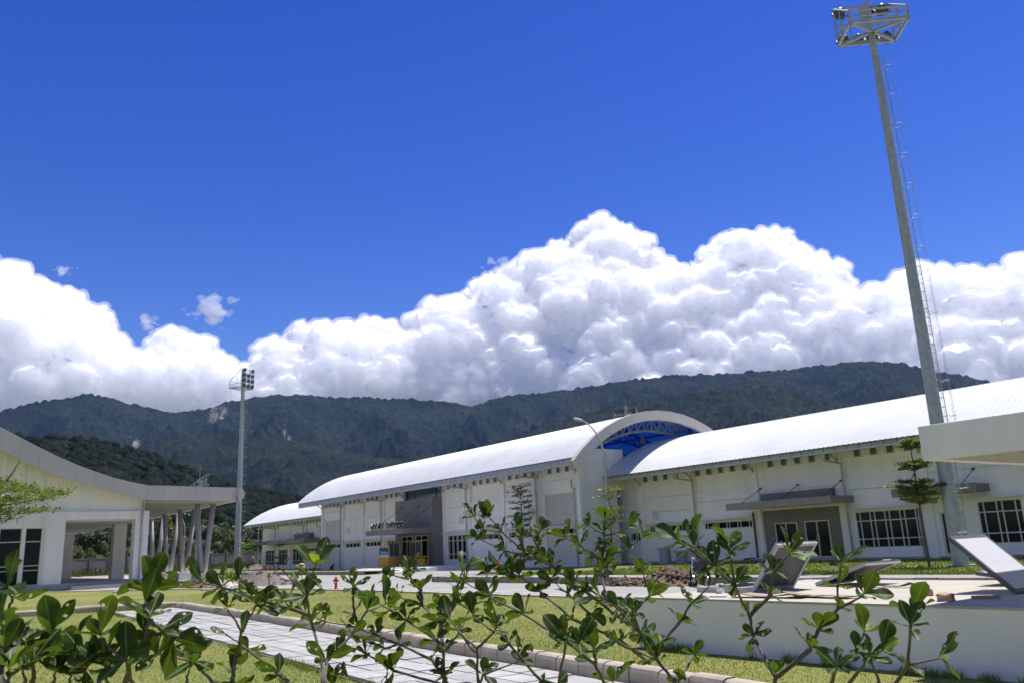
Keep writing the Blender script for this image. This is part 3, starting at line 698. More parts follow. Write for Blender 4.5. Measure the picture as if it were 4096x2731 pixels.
gutter(H, org, -88.3, -41.5, 36.5, 6.7, 7.14)
for u in PIL: bracket(H, org, u, 38.4, 36.5, 6.98)
squares(H, org, -85.4, -69.5, 6.72, 38.47, .98, PIL); squares(H, org, -60.6, -44.6, 6.72, 38.47, .98, PIL)
for u in (-81.45, -72.5, -57.75, -48.4): downpipe(H, org, u, 38.4, 36.72, 6.48)
downpipe(H, org, -86.5, 38.4, 37.9, 4.6); downpipe(H, org, -44.1, 38.4, 38.1, 5.35)
vent(H, org, -79.9, 3.9, 38.5); vent(H, org, -58.7, 3.9, 38.5); vent(H, org, -49.3, 3.9, 38.5)
# blue glazed slot over the entrance block
window(H, org, -68.2, -61.6, 5.92, 7.1, 38.75, [1, 3, 1], [1], GLASSB, .12, fm=pmat('blue_frame', (.03, .07, .28), .4))
# gable end, fascia arch, truss
gw = MB(); gw.prism([(38.52, 0), (42.3, 0), (42.3, 5.2), (43.2, 5.2), (43.2, 8.1), (40.0, 8.1), (38.52, 7.9)], -44.4, -44.05, 'u'); gw.build('gable_wall', WHITE2, H, org)
gw = MB(); gw.box(-47.5, -42.52, 43.3, 43.45, 0, 6.6); rw = gw.build('recess_wall', WHITE, H, org)
window(H, org, -43.9, -42.7, 1.55, 2.1, 43.27, [1, 1.6, 1, 1.6, 1], [1]); ub('lintel', -43.2, -42.55, 42.95, 43.29, 3.3, 3.4, DARK, H, org)
v3 = MB(); v3.box(-44.046, -44.0, 39.5, 40.05, 3.0, 3.66)
for i in range(7): v3.box(-44.0, -43.97, 39.5, 40.05, 3.03+i*.09, 3.08+i*.09)
v3.build('vent', WHITE2, H, org)
R2 = hc['R']; N = 15; th0 = math.asin((hc['vc']-36.0)/R2)
ths = np.linspace(-th0, th0, N+1)
fr = bpy.data.objects.new('arch_fascia', None); COL.objects.link(fr); fr.parent = H
for i in range(N):
    a, b = ths[i]+.0006, ths[i+1]-.0006; m = MB()
    cz = hc['za']-R2
    def pt(t, r): return (hc['vc']+r*math.sin(t), cz+r*math.cos(t))
    m.prism([pt(a, R2+.16), pt(b, R2+.16), pt(b, R2-.52), pt(a, R2-.52)], -41.55, -41.2, 'u'); m.build('fascia_panel', BEIGE, fr, org)
TRUS = pmat('grey_truss_paint', (.24, .23, .22), .5)
for ku, uu in enumerate((-42.6, -47.4, -52.2, -57)):
    m = MB(); tt = np.linspace(-th0*.93, th0*.93, 23); top = [pt(t, R2-.3) for t in tt]; bot = [pt(t, R2-1.15+.55*abs(t/th0)**3) for t in tt]
    m.tube([(uu, *p) for p in top], .09, 6); m.tube([(uu, *p) for p in bot], .09, 6)
    for i in range(23):
        m.tube([(uu, *top[i]), (uu, *bot[i])], .055, 6)
        if i < 22: m.tube([(uu, *top[i]), (uu, *bot[i+1])] if i >= 11 else [(uu, *top[i+1]), (uu, *bot[i])], .055, 6)
    m.build('roof_truss', TRUS if ku == 0 else BLUE, H, org)
m = MB()
for t in np.linspace(-th0*.85, th0*.85, 9): m.beam((-86, *pt(t, R2-.18)), (-41.6, *pt(t, R2-.18)), .09, .14)
m.build('purlin', BLUE, H, org)
for (u, v) in ((-45.2, 46.5), (-49.5, 43.5), (-50, 49)):
    m = MB(); zt = zrH(v)-.35; m.tube([(u, v, zt), (u, v, zt-.75)], .02, 6); m.lathe([(.1, 0), (.14, -.08), (.2, -.2), (.3, -.55), (.31, -.58), (.26, -.58)], (u, v, zt-.7), 14); m.build('pendant_lamp', FASC, H, org, True)

# entrance block with canopy, sign, steps
m = MB(); m.box(-68.1, -61.65, 37.5, 38.55, 0, 5.9); portal = m.build('entrance_block', pmat('pale_joint', (.42, .42, .40), .8), H, org)
clad(portal, org, -68.15, -61.6, 37.44, 37.505, 3.42, 5.55, 6, 2, GREY); clad(portal, org, -68.15, -61.6, 37.44, 37.505, 5.55, 5.95, 6, 1, GREY)
clad(portal, org, -61.655, -61.6, 37.52, 38.5, 0, 5.95, 1, 6, GREY, side=True); ub('coping', -68.15, -61.6, 37.44, 38.5, 5.952, 5.98, GREY, portal, org)
for (a, b, c, d) in ((-68.15, -67.0, 0, 3.0), (-65.0, -64.55, 0, 3.0), (-62.45, -61.6, 0, 3.0), (-67.0, -65.0, 2.85, 3.0), (-64.55, -62.45, 2.85, 3.0)): ub('cladding_panel', a+.007, b-.007, 37.44, 37.505, c+.007, d-.007, GREY, portal, org)
glass_door(portal, org, -66.98, -65.02, .3, 2.84, 37.47, True); glass_door(portal, org, -64.53, -62.47, .3, 2.84, 37.47, True)
m = MB(); m.box(-68.05, -61.62, 34.5, 37.43, 3.02, 3.38); can = m.build('canopy', GREY, H, org)
for i in range(6): ub('fascia_panel', -68.1+i*1.083+.006, -68.1+(i+1)*1.083-.006, 34.44, 34.496, 2.98, 3.41, GREY, can, org)
for i in range(3): ub('fascia_panel', -61.615, -61.58, 34.44+i*1.0+.006, 34.44+(i+1)*1.0-.006, 2.98, 3.41, GREY, can, org)
for (u) in (-67.6, -64.7, -62.4): stay(H, org, (u+.9, 37.43, 5.35), (u-.2, 34.9, 3.4))
st = bpy.data.objects.new('steps', None); COL.objects.link(st); st.parent = H
for (a, b, c, d, z) in ((-68.0, -55.3, 33.3, 37.42, .3), (-66.5, -55.3, 31.7, 33.298, .2), (-65, -55.3, 30.1, 31.698, .1)): ub('step', a, b, c, d, 0, z, WHITE2, st, org)

# ---- sign letters on the canopy edge
SG = gthing('letter_sign', 'free standing dark letters reading HOCKEY OUTDOOR on the grey entrance canopy', 'sign', -64.6, 34.62, 3.41)
LET = pmat('dark_bronze', (.028, .024, .018), .45)
def letters(txt, x0, x1, size, z, parent, mat, y=0, ext=.05, stalk=True, nm='letter'):
    cur = bpy.data.curves.new('t', 'FONT'); cur.size = size; cur.extrude = ext
    widths = []
    for ch in txt:
        cur.body = ch if ch != ' ' else 'i'; t = bpy.data.objects.new('t', cur); COL.objects.link(t); bpy.context.view_layer.update(); widths.append(t.dimensions.x if ch != ' ' else size*.55); bpy.data.objects.remove(t)
    sq = min(1., (x1-x0-.1*size*(len(txt)-1))/sum(widths)); widths = [w*sq for w in widths]; gap = (x1-x0-sum(widths))/max(1, len(txt)-1); x = x0
    for ch, w in zip(txt, widths):
        if ch != ' ':
            cur.body = ch; t = bpy.data.objects.new('t', cur); COL.objects.link(t); bpy.context.view_layer.update()
            me = bpy.data.meshes.new_from_object(t.evaluated_get(bpy.context.evaluated_depsgraph_get())); bpy.data.objects.remove(t)
            me.name = 'letter'; me.materials.clear(); me.materials.append(mat); xs = [v.co.x for v in me.vertices]; sx = min(xs)
            for v in me.vertices: v.co.x = (v.co.x-sx)*sq
            o = obj(nm, me, parent, (x, y, z), (math.pi/2, 0, 0))
            if stalk:
                for f in (.25, .75): MB().tube([(w*f, -.02-z, 0), (w*f, .06, 0)], .015, 6).build('stalk', LET, o)   # runs down in the letter's own frame
        x += w+gap
letters('HOCKEY OUTDOOR', -2.75, 2.85, .66, .16, SG, LET)

# ---- the right hall
org2 = (-25.0, 43.0, 0.0)
R_ = gthing('sports_hall', 'white hall with barrel roof on the right, cream windows and grey canopies', 'hall', org2[0], org2[1])
rc = dict(ru0=-44.0, ru1=12, vc=50.0, za=9.15, R=14.6, ve=41.1, vbe=58.9)
zrR = roof_parts(R_, org2, rc, FASC)
PR = [-42.25, -37.5, -32.5, -26.7, -21.95, -17.2, -12.2, -7.2, -2.2]
core = MB(); core.box(-42.5, 11, 43.12, 43.4, 0, 7.0); core.box(-42.5, 11, 57, 57.3, 0, 7.0)
arc = [(v, zrR(v)-.15) for v in np.linspace(43.05, 57.2, 12)]; core.prism([(43.05, 0), (57.2, 0)]+arc[::-1], -42.75, -42.5, 'u')
wall2 = core.build('wall', WHITE, R_, org2); pan = (wall2, org2)
strip_bay(R_, org2, pan, -42.0, -37.75, 43, 6.9, 2.03, 2.48, (3.4, 4.4), None, (-41.75, -37.9))
strip_bay(R_, org2, pan, -37.25, -32.75, 43, 6.9, 2.03, 2.48, (3.8,), (4.38, 5.5), (-36.8, -33.0))
# grey entrance bay
bay_panel(pan, -32.25, -26.95, 6.9, 43, [(-32.2, -27.0, 0.02, 2.95)], (4.1,))
m = MB(); m.box(-32.2, -27.0, 43.06, 43.14, .16, 2.95); gb = m.build('entrance_wall', GREY, R_, org2)
glass_door(R_, org2, -31.4, -29.85, .16, 2.2, 43.03); glass_door(R_, org2, -29.35, -27.75, .16, 2.22, 43.03)
ub('door_step', -32.3, -26.9, 42.2, 43.0, 0, .16, CONC, R_, org2); ub('upstand', -31.9, -27.1, 42.6, 43.0, 3.452, 3.95, GREY, R_, org2)
bay_panel(pan, -26.45, -22.2, 6.9, 43, [(-26.1, -22.4, .6, 2.55), (-26.4, -22.25, 4.35, 5.5)], (3.75,)); window(R_, org2, -26.1, -22.4, .6, 2.55, 43.06, [1, 2.6]*4+[1], [1, 2.3, 1.1]); ledge(R_, org2, -26.5, -22.1, 43, 2.68)
bay_panel(pan, -21.7, -17.45, 6.9, 43, [(-21.4, -20.35, .18, 2.25)] if False else [(-21.45, -17.5, .1, 2.68)], (4.3,))
ub('wall_panel', -20.3, -19.55, 43, 43.12, .1, 2.68, WHITE, wall2, org2); ub('wall_panel', -21.45, -20.3, 43, 43.12, 2.26, 2.68, WHITE, wall2, org2); ub('wall_panel', -19.55, -17.5, 43, 43.12, .1, .64, WHITE, wall2, org2); ub('wall_panel', -21.45, -20.3, 43, 43.12, .1, .17, WHITE, wall2, org2)
window(R_, org2, -21.42, -20.32, .17, 2.26, 43.05, [1], [1], name='door', bar=.08); window(R_, org2, -19.55, -17.5, .64, 2.68, 43.06, [1, 2.6]*2+[1], [1, 2.3, 1.1]); ledge(R_, org2, -19.8, -17.2, 43, 2.8)
for (a, b) in ((-16.95, -12.45), (-11.95, -7.45), (-6.95, -2.45)):
    bay_panel(pan, a, b, 6.9, 43, [(a+.35, b-.35, .6, 2.55), (a+.05, b-.05, 4.35, 5.5)], (3.75,)); window(R_, org2, a+.35, b-.35, .6, 2.55, 43.06, [1, 2.6]*4+[1], [1, 2.3, 1.1]); ledge(R_, org2, a, b, 43, 2.68)
bay_panel(pan, -1.95, 11, 6.9, 43, [], (3.75,))
for u in PR: ub('pilaster', u-.25, u+.25, 42.9, 43.115, 0, 6.9, WHITE, R_, org2); bracket(R_, org2, u, 42.9, 41.1, 6.0)
for (a, b) in ((-42.0, -37.8), (-37.2, -32.8), (-26.4, -22.2), (-22, -17)): ub('plinth', a, b, 42.93, 42.998, 0, .12, CONC, R_, org2)
gutter(R_, org2, -43.95, 11.9, 41.1, 5.78, 6.14)
squares(R_, org2, -41.75, 0, 5.72, 42.97, .96, PR)
for u in (-37.35, -26.4, -16.9): downpipe(R_, org2, u, 42.9, 41.3, 5.36)
m = MB(); m.tube([(-22.45, 42.85, 2.6), (-22.45, 42.85, .1)], .045, 8); m.tube([(-22.45, 42.85, 1.0), (-22.45, 42.85, 1.1)], .07, 8); m.build('downpipe', PIPE, R_, org2, True)
m = MB(); m.tube([(-32.75, 42.8, 2.9), (-32.75, 42.8, .22), (-33.6, 42.6, .15)], .055, 8); m.build('downpipe', MAROON, R_, org2, True)
vent(R_, org2, -41.0, 3.22, 43)
CANM = pmat('canopy_cladding', (.27, .25, .22), .5, var=.05, rnd=.03)
m = MB(); m.box(-33.05, -26.05, 40.8, 42.59, 3.09, 3.42); cn2 = m.build('canopy', CANM, R_, org2)
for i in range(6): ub('fascia_panel', -33.1+i*1.18+.005, -33.1+(i+1)*1.18-.005, 40.74, 40.795, 3.05, 3.45, CANM, cn2, org2)
for i in range(2): ub('fascia_panel', -26.045, -26.0, 40.74+i*1.1+.005, 40.74+(i+1)*1.1-.005, 3.05, 3.45, CANM, cn2, org2)
for u in (-32.1, -29.4, -26.6): stay(R_, org2, (u, 42.9 if u > -30 else 42.99, 4.3), (u-.25, 41.2, 3.42))
m = MB(); m.box(-23.0, -18.8, 41.6, 42.99, 3.12, 3.5); cn3 = m.build('canopy', GREY, R_, org2)
for i in range(4): ub('fascia_panel', -23.02+i*1.06, -23.02+(i+1)*1.06-.01, 41.55, 41.597, 3.1, 3.52, GREY, cn3, org2)
for u in (-22.4, -19.4): stay(R_, org2, (u, 42.99, 4.25), (u-.2, 41.9, 3.5))

# ---- the far hall
org3 = (-106., 43., 0.)
L_ = gthing('sports_hall', 'small white barrel roofed hall at the far left end of the row', 'hall', org3[0], org3[1])
lc = dict(ru0=-118.7, ru1=-88.5, vc=50.0, za=9.15, R=14.6, ve=41.1, vbe=58.9); zrL = roof_parts(L_, org3, lc, FASC)
core = MB(); core.box(-116.4, -87, 43.12, 43.4, 0, 7); core.box(-116.4, -87, 57, 57.3, 0, 7); arc = [(v, zrL(v)-.15) for v in np.linspace(43.05, 57.2, 12)]; core.prism([(43.05, 0), (57.2, 0)]+arc[::-1], -116.65, -116.4, 'u')
wall3 = core.build('wall', WHITE, L_, org3); pan = (wall3, org3); PL = [-116.1, -111.2, -106.5, -101.6, -96.6, -91.8]
for i, (a, b) in enumerate(((-115.9, -111.45), (-110.95, -106.75), (-106.25, -101.85), (-101.35, -96.85), (-96.35, -92.05))):
    if i in (0, 1, 2):
        bay_panel(pan, a, b, 6.9, 43, [(a+.5, b-.6, .5, 2.5)]+([(a+.05, b-.05, 4.4, 5.5)] if i == 1 else []), (3.8,)); window(L_, org3, a+.5, b-.6, .5, 2.5, 43.06, [1, 2.4]*3+[1], [1, 2.2, 1])
    else: strip_bay(L_, org3, pan, a, b, 43, 6.9, 2.03, 2.48, (3.8,), (4.4, 5.5))
for u in PL: ub('pilaster', u-.25, u+.25, 42.9, 43.115, 0, 6.9, WHITE, L_, org3); bracket(L_, org3, u, 42.9, 41.1, 6.0)
gutter(L_, org3, -118.6, -88.6, 41.1, 5.78, 6.14); squares(L_, org3, -115.4, -92, 5.72, 42.97, .96, PL)
for u in (-111.4, -101.8): downpipe(L_, org3, u, 42.9, 41.3, 5.4)
for (a, b, c, z0, z1) in ((-114.6, -109.0, 41.2, 3.25, 3.66), (-109.1, -97.1, 40.9, 3.1, 3.62)):
    m = MB(); m.box(a, b, c, 42.99, z0, z1); m.build('canopy', GREY, L_, org3)
ub('upstand', -103.6, -99.0, 42.3, 42.98, 3.622, 4.3, GREY, L_, org3)
for u in (-113.6, -111.3, -106.6, -104, -101): stay(L_, org3, (u, 42.99, 4.5), (u-.3, 41.5, 3.64))
# white edge block where the central hall meets the far hall
m = MB(); m.box(-90.4, -86.96, 40.4, 41.8, 4.2, 6.6); m.box(-88.2, -86.96, 39.2, 43.4, 0, 4.2); m.build('end_block', WHITE, H, org)
# ------------------------------------------------------------------ the building with the curved roof, on the left
orgB = (-65., 12., 0.)
B = gthing('pavilion', 'white pavilion with sweeping curved grey roof edge and open passage, at the left', 'building', orgB[0], orgB[1])
ctrl = [(-6, 15.2, 13.6), (-2, 13.9, 12.3), (2, 12.45, 10.9), (5.57, 10.81, 9.36), (8.56, 9.12, 7.73), (10.4, 8.3, 7.2), (12.06, 7.69, 6.70), (13.6, 7.28, 6.28), (15.07, 6.99, 5.97), (16.5, 6.97, 5.95), (19, 6.91, 5.9), (21.6, 6.85, 5.84)]
cv_ = np.array(ctrl); vs_ = np.concatenate([np.linspace(-6, 15.07, 19), np.linspace(15.07, 21.6, 7)[1:]])
zt_ = np.interp(vs_, cv_[:, 0], cv_[:, 1]); zb_ = np.interp(vs_, cv_[:, 0], cv_[:, 2])
ker = np.array([.25, .5, .25]); sm = lambda z: np.concatenate([z[:1], np.convolve(z, ker, 'valid'), z[-1:]])
kk = 16
zt_[:kk] = sm(sm(zt_))[:kk]; zb_[:kk] = sm(sm(zb_))[:kk]
rf = bpy.data.objects.new('roof', None); COL.objects.link(rf); rf.parent = B
m = MB()
SOFF = pmat('pale_soffit', (.45, .45, .42), .8, var=.08, scale=3)
for i in range(len(vs_)-1):
    a, b = vs_[i], vs_[i+1]
    m.prism([(a, zt_[i]-.02), (b, zt_[i+1]-.02), (b, zt_[i+1]-.35), (a, zt_[i]-.35)], -94.5, -64.2, 'u')
m.build('roof_deck', ROOF, rf, orgB)
m = MB()
for i in range(len(vs_)-1):
    a, b = vs_[i], vs_[i+1]; lo = i >= 18
    if lo: m.prism([(a, zb_[i]+.10), (b, zb_[i+1]+.10), (b, zb_[i+1]+.06), (a, zb_[i]+.06)], -94.4, -64.2, 'u')
m.build('soffit', SOFF, rf, orgB)
m = MB()
for k in range(40): m.box(-94-.0+k*.74, -93.94+k*.74, 15.2, 21.4, 5.84, 5.9)
m.build('soffit_batten', SOFF, rf, orgB)
for uu in (-64.2, -94.7):
    for i in range(len(vs_)-1):
        a, b = vs_[i]+.005, vs_[i+1]-.005
        q = MB(); q.prism([(a, zt_[i]), (b, zt_[i+1]), (b, zb_[i+1]), (a, zb_[i])], uu, uu+.22, 'u'); q.build('fascia_panel', BEIGE, rf, orgB)
q = MB(); cc = ((zt_[-1]+zb_[-1])/2); rr_ = (zt_[-1]-zb_[-1])/2; q.tube([(-94.7, 21.6, cc), (-63.98, 21.6, cc)], rr_, 28); q.build('round_edge', BEIGE, rf, orgB)
# walls
zbot = lambda v: float(np.interp(v, vs_, zb_))
w = MB()
w.prism([(8.9, .45), (10.1, .45), (10.1, 5.25), (8.9, 5.25)], -66.3, -65.0, 'u'); w.build('column', WHITE2, B, orgB); w = MB()
w.prism([(14.6, .3), (15.5, .3), (15.5, 5.25), (14.6, 5.25)], -66.1, -65.0, 'u')
w.build('column', WHITE2, B, orgB)
ub('beam', -66.0, -65.02, 10.1, 14.6, 4.68, 5.24, WHITE2, B, orgB)
w = MB(); gv = np.linspace(-4, 15.2, 24); w.prism([(v, zbot(v)+.3) for v in gv][::-1]+[(-4, 5.25), (15.2, 5.25)], -65.6, -65.25, 'u'); w.build('gable_wall', WHITE2, B, orgB)
for (a, b) in ((-4, 1.2), (1.2, 6.25), (7.55, 7.75), (8.75, 8.9)): ub('wall', -65.5, -65.1, a, b, .45, 5.25, WHITE2, B, orgB)
ub('wall', -65.5, -65.1, 6.25, 7.55, 4.2, 5.25, WHITE2, B, orgB); ub('wall', -65.5, -65.1, 7.75, 8.75, 4.2, 5.25, WHITE2, B, orgB)
for v in (6.15, 7.65, 8.82): ub('pilaster', -65.1, -65.03, v-.09, v+.09, 4.2, zbot(v)+.2, WHITE2, B, orgB)
def bwin(v0, v1):
    f = MB(); L = [.45, 1.38, 1.45, 1.68, 1.75, 3.25, 3.32, 4.2]
    for (a, b) in ((.45, .5), (1.4, 1.45), (1.7, 1.75), (3.27, 3.33), (4.15, 4.2)): f.box(-65.28, -65.17, v0, v1, a, b)
    f.box(-65.28, -65.17, v0, v0+.05, .5, 4.15); f.box(-65.28, -65.17, v1-.05, v1, .5, 4.15)
    o = f.build('window', CREAM, B, orgB)
    for (a, b) in ((.5, 1.4), (1.45, 1.7), (1.75, 3.27), (3.33, 4.15)): ub('pane', -65.24, -65.22, v0+.05, v1-.05, a, b, GLASS, o, orgB)
bwin(6.25, 7.55); bwin(7.75, 8.75)
ub('plinth', -95, -64.95, -4, 15.5, 0, .45, CONC, B, orgB); ub('step', -64.94, -63.9, 10.6, 15.2, 0, .25, CONC, B, orgB)
ub('ceiling', -94, -66.02, 10.12, 15.4, 4.62, 4.72, WHITE2, B, orgB); ub('wall', -94, -66.32, 9.6, 10.0, .45, 4.6, WHITE2, B, orgB) if False else None
for (u, v0, v1) in ((-80, 10.1, 11.3), (-82.5, 11.32, 12.3), (-72, 14.55, 15.45), (-94, 9.2, 10.2), (-94, 14.5, 15.4)): ub('inner_column', u-.5, u+.5, v0, v1, .45, 4.61, WHITE2, B, orgB)
ub('wall', -94, -66.4, 8.4, 8.7, .45, 7, WHITE2, B, orgB)
m = MB(); m.tube([(-64.9, 15.0, 5.9), (-64.9, 15.0, .3)], .07, 8)
for z in (1.2, 3.2, 5.0): m.tube([(-64.9, 15., z-.05), (-64.9, 15., z+.05)], .1, 8)
m.build('downpipe', PIPE, B, orgB, True)
VM = pmat('mauve_grey_column', (.34, .325, .33), .6, var=.04)
for (u) in (-67.1, -74.6, -82.3, -90.4):
    v = 20.1+(-67.1-u)*.098
    ub('pedestal', u-.75, u+.75, v-.62, v+.62, 0, .64, WHITE2, B, orgB)
    for s in (-1, 1):
        m = MB(); a, b = (u, v+s*.14, .62), (u, v+s*.62, 5.92); m.tube([a, b], .20, 16)
        c = [tuple(a[i]+(b[i]-a[i])*f for i in range(3)) for f in (.80, .803)]
        m.tube(c, .22, 16); m.build('slanted_column', VM, B, orgB, True)

# ------------------------------------------------------------------ white canopy over the tank, right edge
K = gthing('entrance_canopy', 'white concrete canopy slab reaching in from the right edge', 'canopy', -4.93, 9.7)
orgK = (-4.93, 9.7, 0)
m = MB()
m.box(-4.93, 3, 9.7, 9.86, 2.31, 2.71); m.box(-4.93, -4.77, 9.862, 14.2, 2.31, 2.71); m.box(-4.77, 3, 14.04, 14.2, 2.31, 2.71); m.box(-4.77, 3, 9.86, 14.04, 2.55, 2.69)
for u in (-3.1, -1.2): m.box(u, u+.15, 9.86, 14.04, 2.33, 2.55)
m.build('slab', WHITE2, K, orgK, bevel=.008)
for (u, v) in ((-.6, 10.3), (-.6, 13.6), (2.5, 10.3), (2.5, 13.6)): ub('post', u-.14, u+.14, v-.14, v+.14, .72, 2.33, WHITE2, K, orgK)

# ------------------------------------------------------------------ water tank plinth with steel hatches
T = gthing('water_tank', 'low white concrete tank with flat top and open steel hatches, lower right', 'tank', -9.45, 9.3)
orgT = (-9.45, 9.3, 0)
TTOP = pmat('tank_top_concrete', (.40, .365, .29), .85, col2=(.50, .46, .37), scale=1.6, bump=.2, bscale=40, det=9)
m = MB(); m.box(-9.45, 4, 9.3, 13.7, -.1, .70); m.build('tank_body', pmat('tank_wall_paint', (.74, .71, .63), .8, col2=(.86, .83, .76), scale=.8, bump=.15, bscale=25, det=8), T, orgT, bevel=.015)
m = MB(); m.box(-9.46, 4, 9.29, 13.71, .701, .72); m.build('tank_top', TTOP, T, orgT)
def kerbframe(u0, u1, v0, v1):
    f = MB(); h = .80
    f.box(u0-.12, u1+.12, v0-.12, v0, .72, h); f.box(u0-.12, u1+.12, v1, v1+.12, .72, h); f.box(u0-.12, u0, v0, v1, .72, h); f.box(u1, u1+.12, v0, v1, .72, h); f.build('hatch_frame', CONC, T, orgT)
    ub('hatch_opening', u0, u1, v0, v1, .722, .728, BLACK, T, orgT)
kerbframe(-9.05, -8.4, 10.5, 11.45)
def lid(name, hinge, width, length, ang, face_down, labelm=None):
    """hinge: (u,v0) line along v; plate rises from it at ang (radians from +u)"""
    u, v0, z0 = hinge
    o = bpy.data.objects.new(name, None); COL.objects.link(o); o.parent = T; o.location = (u-orgT[0], v0-orgT[1], z0); o.rotation_euler = (0, -ang, 0)
    p = MB(); p.box(0, width, 0, length, -.012, .012); p.build('plate', LIDP if not face_down else LIDM, o)
    f = MB(); t = .036
    for (a, b, c, d) in ((0, width, -.002, .05), (0, width, length-.05, length+.002), (0, .05, .05, length-.05), (width-.05, width, .05, length-.05)): f.box(a, b, c, d, -.014 if not face_down else -t, t if not face_down else .014)
    f.build('rim', LIDM if not face_down else pmat('lid_rim', (.40, .41, .43), .5), o)
    hd = MB(); y = length*.5; zz = -.014 if not face_down else -.0
    hd.tube([(width+.001, y-.12, 0), (width+.07, y-.12, 0), (width+.07, y+.12, 0), (width+.001, y+.12, 0)], .009, 6); hd.build('handle', PIPE, o)
    return o
lid('hatch_lid', (-8.25, 10.55, .74), .86, 1.0, math.radians(52), True)
lid('hatch_lid', (-8.1, 11.95, .76), .95, 1.0, math.radians(19), True)
lid('hatch_lid', (-4.72, 11.0, .74), .97, .98, math.radians(136), False)
lid('hatch_lid', (-4.9, 12.35, .78), .9, .95, math.radians(172), False)
m = MB(); m.tube([(-8.62, 10.28, .72), (-8.62, 10.28, .86)], .055, 14); m.tube([(-8.62, 10.28, .72), (-8.62, 10.28, .74)], .062, 14); tag(m.build('pipe_stub', TRIM, None, (-8.62, 10.28, .72), True), 'short upright white plastic pipe on the tank beside the hatch frame', 'pipe')
o = bpy.context.scene.objects['pipe_stub']; o.location = tuple(W(-8.62, 10.28, .72))
def block(name, label, cat, u, v, z, dims, rz, mat, rough=.012, seed=1):
    bm = bmesh.new(); bmesh.ops.create_cube(bm, size=1); bmesh.ops.subdivide_edges(bm, edges=bm.edges[:], cuts=3, use_grid_fill=True)
    for q in bm.verts:
        q.co = Vector((q.co.x*dims[0], q.co.y*dims[1], q.co.z*dims[2]))
    P = np.array([q.co[:] for q in bm.verts]); d = vnoise(P*18+seed, seed)*rough
    for q, dd in zip(bm.verts, d): q.co += q.co.normalized()*float(dd)
    me = bpy.data.meshes.new(name); bm.to_mesh(me); bm.free(); me.materials.append(mat)
    return tag(obj(name, me, None, tuple(W(u, v, z+dims[2]/2)), (0, 0, GA+rz)), label, cat)
block('brick', 'broken brown brick lying near the middle of the tank top', 'brick', -5.62, 10.55, .72, (.2, .1, .08), .5, BRICKM, .01, 2)
block('stone_lump', 'rounded pale lump of mortar near the front edge of the tank', 'stone', -5.0, 9.85, .72, (.17, .12, .08), .2, BRICKM, .03, 5)
block('wood_offcut', 'short round stick lying by the canopy shadow on the tank', 'wood', -4.75, 10.27, .72, (.3, .04, .04), .55, WOOD, .006, 7)
block('wood_offcut', 'small flat scrap of wood by the front edge of the tank', 'wood', -8.1, 9.62, .72, (.22, .1, .02), .3, RUBB, .01, 8)
for i, (u, v, L, w, rz, lab) in enumerate(((-7.35, 9.75, 1.1, .28, .12, 'warped brown plywood strip on the tank, the piece below the upright lid'), (-6.7, 9.95, 1.0, .26, -.06, 'warped brown plywood strip on the tank, overlapping the first toward the bricks'), (-6.9, 11.9, .8, .12, .05, 'thin dark metal strip lying behind the plywood on the tank'))):
    m = MB(); n = 14
    for k in range(n):
        for s, x in ((0, k/n), (1, (k+1)/n)): pass
    pts = [((k/n-.5)*L, .012+.035*(1+math.sin(k*.7+i*2))*(abs(k/n-.5)*1.6)) for k in range(n+1)]
    for (x0, z0), (x1, z1) in zip(pts[:-1], pts[1:]): m.add([(x0, -w/2, z0), (x1, -w/2, z1), (x1, w/2, z1*.6), (x0, w/2, z0*.6), (x0, -w/2, z0+.012), (x1, -w/2, z1+.012), (x1, w/2, z1*.6+.012), (x0, w/2, z0*.6+.012)], [(0, 3, 2, 1), (4, 5, 6, 7), (0, 1, 5, 4), (2, 3, 7, 6)])
    o = m.build('plywood_strip' if i < 2 else 'metal_strip', WOOD if i < 2 else DARK); o.location = tuple(W(u, v, .725)); o.rotation_euler = (0, 0, GA+rz); tag(o, lab, 'plywood' if i < 2 else 'metal strip')
